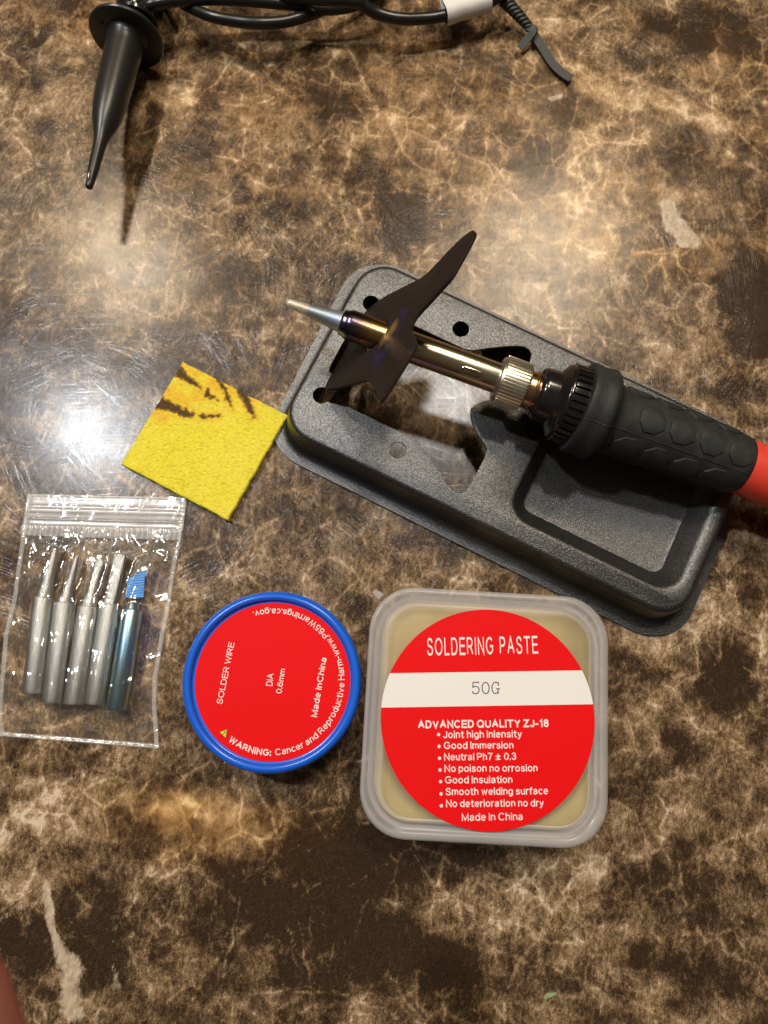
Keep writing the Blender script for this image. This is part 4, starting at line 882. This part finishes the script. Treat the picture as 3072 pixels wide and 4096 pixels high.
# crimped band below the zip: a row of small teeth
V = []; Fc = []; NTT = 30
for j in range(13):
    t = .126 + .043 * j / 12
    for i in range(NTT * 6 + 1):
        s = i / (NTT * 6); p = bagpt(s, t, 1.5); w_ = math.sin(PI * j / 12) ** .5 if 0 < j < 12 else 0
        V.append((p.x, p.y, 1.4 + 1.1 * w_ * (.5 + .5 * math.cos(2 * PI * i / 6)) * (.6 + .4 * noise.noise((p.x * .3, 1, 1)))))
for j in range(12):
    for i in range(NTT * 6): k = j * (NTT * 6 + 1) + i; Fc.append((k, k + 1, k + NTT * 6 + 2, k + NTT * 6 + 1))
obj('crimped_band', V, Fc, M_ZIP, bag, 60)
for nm, fn in (('side_seam', lambda k: bagpt(.012, k)), ('side_seam', lambda k: bagpt(.986, k)), ('bottom_seam', lambda k: bagpt(k, .985))):
    for off_ in (0,):
        pts = [fn(.004 + .99 * k / 50) for k in range(51)]; pts = [Vector((p.x, p.y, .85 + .25 * noise.noise((p.x * .4, p.y * .4, 1)))) for p in pts]
        V, Fc = tube(pts, .6, 8, flat=.45); obj(nm, V, Fc, M_SEAL, bag, 60)

# ------------------------------------------------------------------ oscilloscope probe hook clip
D3 = Vector(at(507, 149, 11.0)); T3 = Vector(at(356, 748, 15.0)); PA = (D3 - T3).normalized(); LEN = (D3 - T3).length
PMX = frame(T3, PA, z=(0, 0, 1))
probe = empty('probe_hook_clip', (0, 0, 0), 'black probe hook clip with round finger guard and long tapered nose, top left', 'probe',
              mat=Matrix.Translation(T3 * MM) @ PMX.to_3x3().to_4x4())
k_ = LEN / 615.0
prof = [(-.6, .35), (-.3, .8), (0, 1.02), (18, 1.15), (64, 1.5), (110, 1.62), (150, 1.75), (180, 1.95), (205, 2.4), (228, 3.0), (260, 3.85), (300, 4.45), (345, 4.8), (400, 5.05), (470, 5.25), (560, 5.4), (585, 5.5), (600, 5.85), (608, 6.5)]
V, Fc = lathe([(x * k_ if x > 0 else x, r) for x, r in prof], 56); nose = obj('nose', V, Fc, M_PROBE, probe, 50, world=PMX)
g0 = 606 * k_
V, Fc = lathe([(g0, 5.5), (g0 + .05, 10.2), (g0 + .3, 10.8), (g0 + .8, 11.0), (g0 + 1.4, 10.8), (g0 + 1.7, 10.2), (g0 + 1.8, 5.0)], 80); obj('finger_guard', V, Fc, M_PROBE, probe, 40, world=PMX)
V, Fc = lathe([(g0 + 1.6, 4.2), (g0 + 3, 4.3), (g0 + 9, 4.7), (g0 + 12.5, 5.4), (g0 + 13.2, 5.6), (g0 + 13.6, 5.3), (g0 + 14, 4.4), (g0 + 15, 5.0), (g0 + 16, 6.0), (g0 + 26, 6.3), (g0 + 50, 6.0)], 48)
obj('probe_body', V, Fc, M_BAKE, probe, 40, world=PMX)
V, Fc = lathe([(g0 + 6, 4.5), (g0 + 6.3, 6.3), (g0 + 7.2, 6.6), (g0 + 8, 6.2), (g0 + 8.6, 4.8)], 40); V = [(x, y - 1.6, z) for x, y, z in V]; obj('ground_ring', V, Fc, M_BAKE, probe, 40, world=PMX)
hk = [(1.2, 0, 1.06), (2.2, 0.1, 1.55), (3.6, 0.15, 1.55), (4.4, 0.1, 1.2)]
V, Fc = tube([PMX @ Vector((x, y, z)) for x, y, z in spline([Vector(p) for p in hk], 5)], .26, 8); obj('hook', V, Fc, simple('hook_steel', (0.35, 0.33, 0.30), 0.35, 1.0), probe)
V = [(2.8 + 1.9 * math.cos(2 * PI * k / 20), .55 * math.sin(2 * PI * k / 20), 1.16) for k in range(20)]; obj('hook_opening', V, [tuple(range(20))], M_BLACK, probe, 0, world=PMX)
for y_, z_ in ((5.8, 4.5), (-5.9, 4.3)):
    V, Fc = tube([PMX @ Vector((g0 - .15, y_ + .35 * math.cos(q), z_ + .9 * math.sin(q))) for q in [PI * k / 8 for k in range(9)]], .16, 6); obj('guard_slot_rim', V, Fc, M_PROBE, probe)

# ------------------------------------------------------------------ probe cable, flag label, tie
c2 = lambda x, y, z: tuple(at(560 + x / 1.185, y / 1.185, z))
path = [PMX @ Vector((g0 + 10, -3.5, 2)), Vector(c2(60, 22, 14)), Vector(c2(170, 4, 13)), Vector(c2(330, -4, 12)), Vector(c2(520, 4, 11)), Vector(c2(700, 20, 10)), Vector(c2(840, 42, 9)), Vector(c2(960, 38, 9)), Vector(c2(1080, 0, 10)), Vector(c2(1180, -90, 12)),
        Vector(c2(1150, -300, 9)), Vector(c2(900, -420, 7)), Vector(c2(500, -430, 6)), Vector(c2(200, -330, 6)), Vector(c2(110, -150, 7)), Vector(c2(180, -10, 9)), Vector(c2(250, 42, 10)), Vector(c2(340, 78, 11)), Vector(c2(450, 100, 11)), Vector(c2(560, 110, 11)), Vector(c2(680, 104, 10)), Vector(c2(790, 74, 9)),
        Vector(c2(890, 38, 7)), Vector(c2(1000, -10, 6)), Vector(c2(1150, -120, 5)), Vector(c2(1080, -330, 4)), Vector(c2(850, -500, 4)), Vector(c2(500, -520, 4)), Vector(c2(250, -400, 4)), Vector(c2(260, -200, 5)), Vector(c2(500, -60, 9)), Vector(c2(800, -8, 14)), Vector(c2(1000, 4, 15)),
        Vector(c2(1060, 30, 13)), Vector(c2(1130, 66, 11)), Vector(c2(1240, 90, 10)), Vector(c2(1350, 88, 9)), Vector(c2(1440, 74, 9)), Vector(c2(1560, 44, 9)), Vector(c2(1660, 8, 9)), Vector(c2(1760, -70, 9)), Vector(c2(1800, -250, 8)), Vector(c2(1700, -500, 5))]
V, Fc = tube(spline(path, 10), 1.75, 14)
cable = obj('probe_cable', V, Fc, M_CABLE, None, 60, base=(-60, 200, 0)); tag(cable, 'coiled glossy black probe cable along the top edge with a white paper flag', 'cable')
c5b = lambda x, y, z: at(1700 + x / 2.37, y / 2.37, z)
lo = [c5b(192, 98, 12.0), c5b(592, 8, 12.0)]; rowz = []
a_, b_ = Vector(c2(1446, 73, 9)), Vector(c2(1656, 10, 9)); d = (b_ - a_); ax = d.normalized(); sd = Vector((ax.y, -ax.x, 0)).normalized()
V = []; Fc = []; prof_ = [(-9.0, 10.2), (-5, 10.9), (-1.6, 11.3), (-.6, 11.6), (.6, 11.3), (1.5, 10.4), (2.0, 9.2), (2.1, 8.0), (1.6, 7.2), (0, 6.9), (-2, 8.4), (-5, 9.9), (-9.0, 10.0)]
for i in range(9):
    p = a_ + d * (i / 8)
    for o_, z_ in prof_:
        q = p + sd * (o_ * 1.25 + .15 * noise.noise((i * .5, o_, 2))); V.append((q.x, q.y, z_ + (.5 if z_ > 9.5 else -.2) + .3 * noise.noise((i * .6, o_ * .4, 9))))
m_ = len(prof_)
for i in range(8):
    for j in range(m_ - 1): k = i * m_ + j; Fc.append((k, k + 1, k + m_ + 1, k + m_))
fl = obj('paper_flag', V, Fc, M_PAPER, None, 40, base=tuple(a_)); 
fl.parent = cable; fl.location = (Vector(a_) * MM) - cable.location; fl.matrix_parent_inverse = Matrix.Identity(4)
fl['label'] = 'blank white paper flag folded round the cable'
# tie
tie = empty('cable_tie', c5b(1000, 300, 1), 'grey ribbed rubber tie twisted and knotted at the right end of the coiled cable', 'cable tie')
P0 = c5b(735, -20, 7); P1 = c5b(1000, 270, 3.2); ms = []
for ph in (0, PI * .66, PI * 1.33):
    pts = []
    for k in range(60):
        t = k / 59; p = P0.lerp(P1, t); dd = (P1 - P0).normalized(); n1 = dd.cross(Vector((0, 0, 1))).normalized(); n2 = n1.cross(dd); q = ph + t * 19; rr_ = 1.25 - .45 * t
        pts.append(p + n1 * math.cos(q) * rr_ + n2 * math.sin(q) * rr_)
    ms.append(tube(pts, [1.0 - .3 * k / 59 for k in range(60)], 8))
V, Fc = merge(*ms); obj('twisted_part', V, Fc, simple('dark_rubber_twist', (0.022, 0.021, 0.020), .45), tie, 60)
def strip(P, w, name, z):
    P = spline([c5b(x, y, z_) for x, y, z_ in P], 6); ms = []
    for k in range(4):
        o_ = (k - 1.5) * w / 4; pts = []
        for i, p in enumerate(P):
            t = (P[min(i + 1, len(P) - 1)] - P[max(i - 1, 0)]).normalized(); n1 = t.cross(Vector((0, 0, 1))).normalized(); pts.append(p + n1 * o_)
        ms.append(tube(pts, w / 6.2, 8, flat=.8))
    V, Fc = merge(*ms); obj(name, V, Fc, M_TIE, tie, 60)
strip([(985, 262, 3.6), (1010, 280, 4.2), (1020, 300, 4.3), (975, 365, 3.4), (900, 460, 2.2)], 2.4, 'short_end', 2)
strip([(1010, 290, 2.6), (1045, 345, 2.4), (1120, 460, 2.0), (1210, 600, 1.6), (1300, 690, 1.6), (1385, 745, 1.8)], 2.9, 'long_end', 2)
V, Fc = lathe([(-1.6, .4), (-1.2, 1.3), (0, 1.75), (1.2, 1.3), (1.6, .4)], 16); obj('knot', V, Fc, M_TIE, tie, 60, world=frame(c5b(1022, 290, 3.2), (1, -.9, 0), z=(0, 0, 1)))

# ------------------------------------------------------------------ small debris
n = NT('green_flake'); n.set(Base_Color=(0.28, 0.33, 0.17), Roughness=0.3)
c_ = at(2195, 3982, .3); P = [(-1.5, -.6, .1), (-.9, .5, .5), (.5, 1.4, .9), (1.9, 1.2, .5), (2.0, .4, .3), (.3, -.1, .7), (-.8, -1.1, .2)]
V = [(c_.x + x, c_.y + y, z + .1) for x, y, z in P] + [(c_.x + x, c_.y + y, z + .3) for x, y, z in P]
fk = obj('plastic_flake', V, [(6, 5, 4, 3, 2, 1, 0), (7, 8, 9, 10, 11, 12, 13)] + [(i, (i + 1) % 7, 7 + (i + 1) % 7, 7 + i) for i in range(7)], n.m, None, 20, base=(c_.x, c_.y, 0))
tag(fk, 'tiny pale green plastic flake near the bottom edge of the table', 'flake')
M_CRUMB = simple('white_crumb', (0.75, 0.72, 0.66), 0.4)
for (x, y, s_), lb in zip([(876, 1000, .55), (2110, 876, .35), (2660, 782, .5), (1495, 790, .3)], ['white crumb on the table above the sponge', 'white speck on the bare table right of the horn tip', 'white sliver by the cream blotch on the table', 'white speck on the table above the iron tip']):
    c_ = at(x, y, .2); V, Fc = lathe([(-s_, .05), (-s_ * .6, .3 * s_), (0, .4 * s_), (s_ * .7, .25 * s_), (s_, .02)], 7); o = obj('crumb', V, Fc, M_CRUMB, None, 20, world=frame((c_.x, c_.y, .25), (1, random.uniform(-1, 1), 0), z=(0, 0, 1)), base=(c_.x, c_.y, 0))
    tag(o, lb, 'crumb')

# ------------------------------------------------------------------ finger intruding at the lower left, close to the lens
n = NT('skin'); c = n.coord(); q = n.noise(c, .12, 3)
n.set(Base_Color=n.mix(q, (0.36, 0.12, 0.085), (0.48, 0.19, 0.14)), Roughness=0.5, Subsurface_Weight=0.3, Subsurface_Radius=(1, .3, .2), Subsurface_Scale=0.003, Normal=n.bump(n.noise(c, 1.5, 4), .3, .15)); M_SKIN = n.m
fd_ = lambda x, y, k: Vector((0, 0, H)) + (RM @ Vector(((x - 1536) / F, -(y - 2048) / F, -1.0))) * k
FB = fd_(-455, 3690, 66); FD = (fd_(-250, 4300, 66) - FB).normalized()
V, Fc = lathe([(-.4, .3), (0, 2.0), (1.0, 4.0), (2.8, 5.8), (5.5, 7.0), (9, 7.6), (15, 7.9), (21, 8.1), (24, 8.5), (27, 8.4), (34, 8.5), (44, 9.2), (48, 9.7), (52, 9.6), (62, 10), (75, 11), (90, 12)], 40)
V = [(x, y * (1 + .02 * math.sin(x * .8)), z * .9 - (0.0012 * max(0, x - 25) ** 2)) for x, y, z in V]
FM = frame(FB, FD, z=(0, 0, 1))
fg = empty('finger', (0, 0, 0), 'blurred reddish fingertip close to the lens at the lower left edge', 'finger', mat=Matrix.Translation(FB * MM) @ FM.to_3x3().to_4x4())
obj('finger_skin', V, Fc, M_SKIN, fg, 180, world=FM)
W_ = []
for i in range(9):
    for j in range(9):
        u = i / 8; v = j / 8 * 2 - 1; x = 1.2 + 11 * u; half_ = 4.9 * min(1, (u * 3.2 + .15) ** .5); yy = v * half_; rr_ = 7.9 * min(1, .55 + u)
        W_.append((x, yy, .9 * math.sqrt(max(1, rr_ ** 2 - yy ** 2)) + .35))
obj('fingernail', W_, [(i * 9 + j, i * 9 + j + 1, (i + 1) * 9 + j + 1, (i + 1) * 9 + j) for i in range(8) for j in range(8)], simple('nail', (0.55, 0.3, 0.25), .3), fg, 180, world=FM)
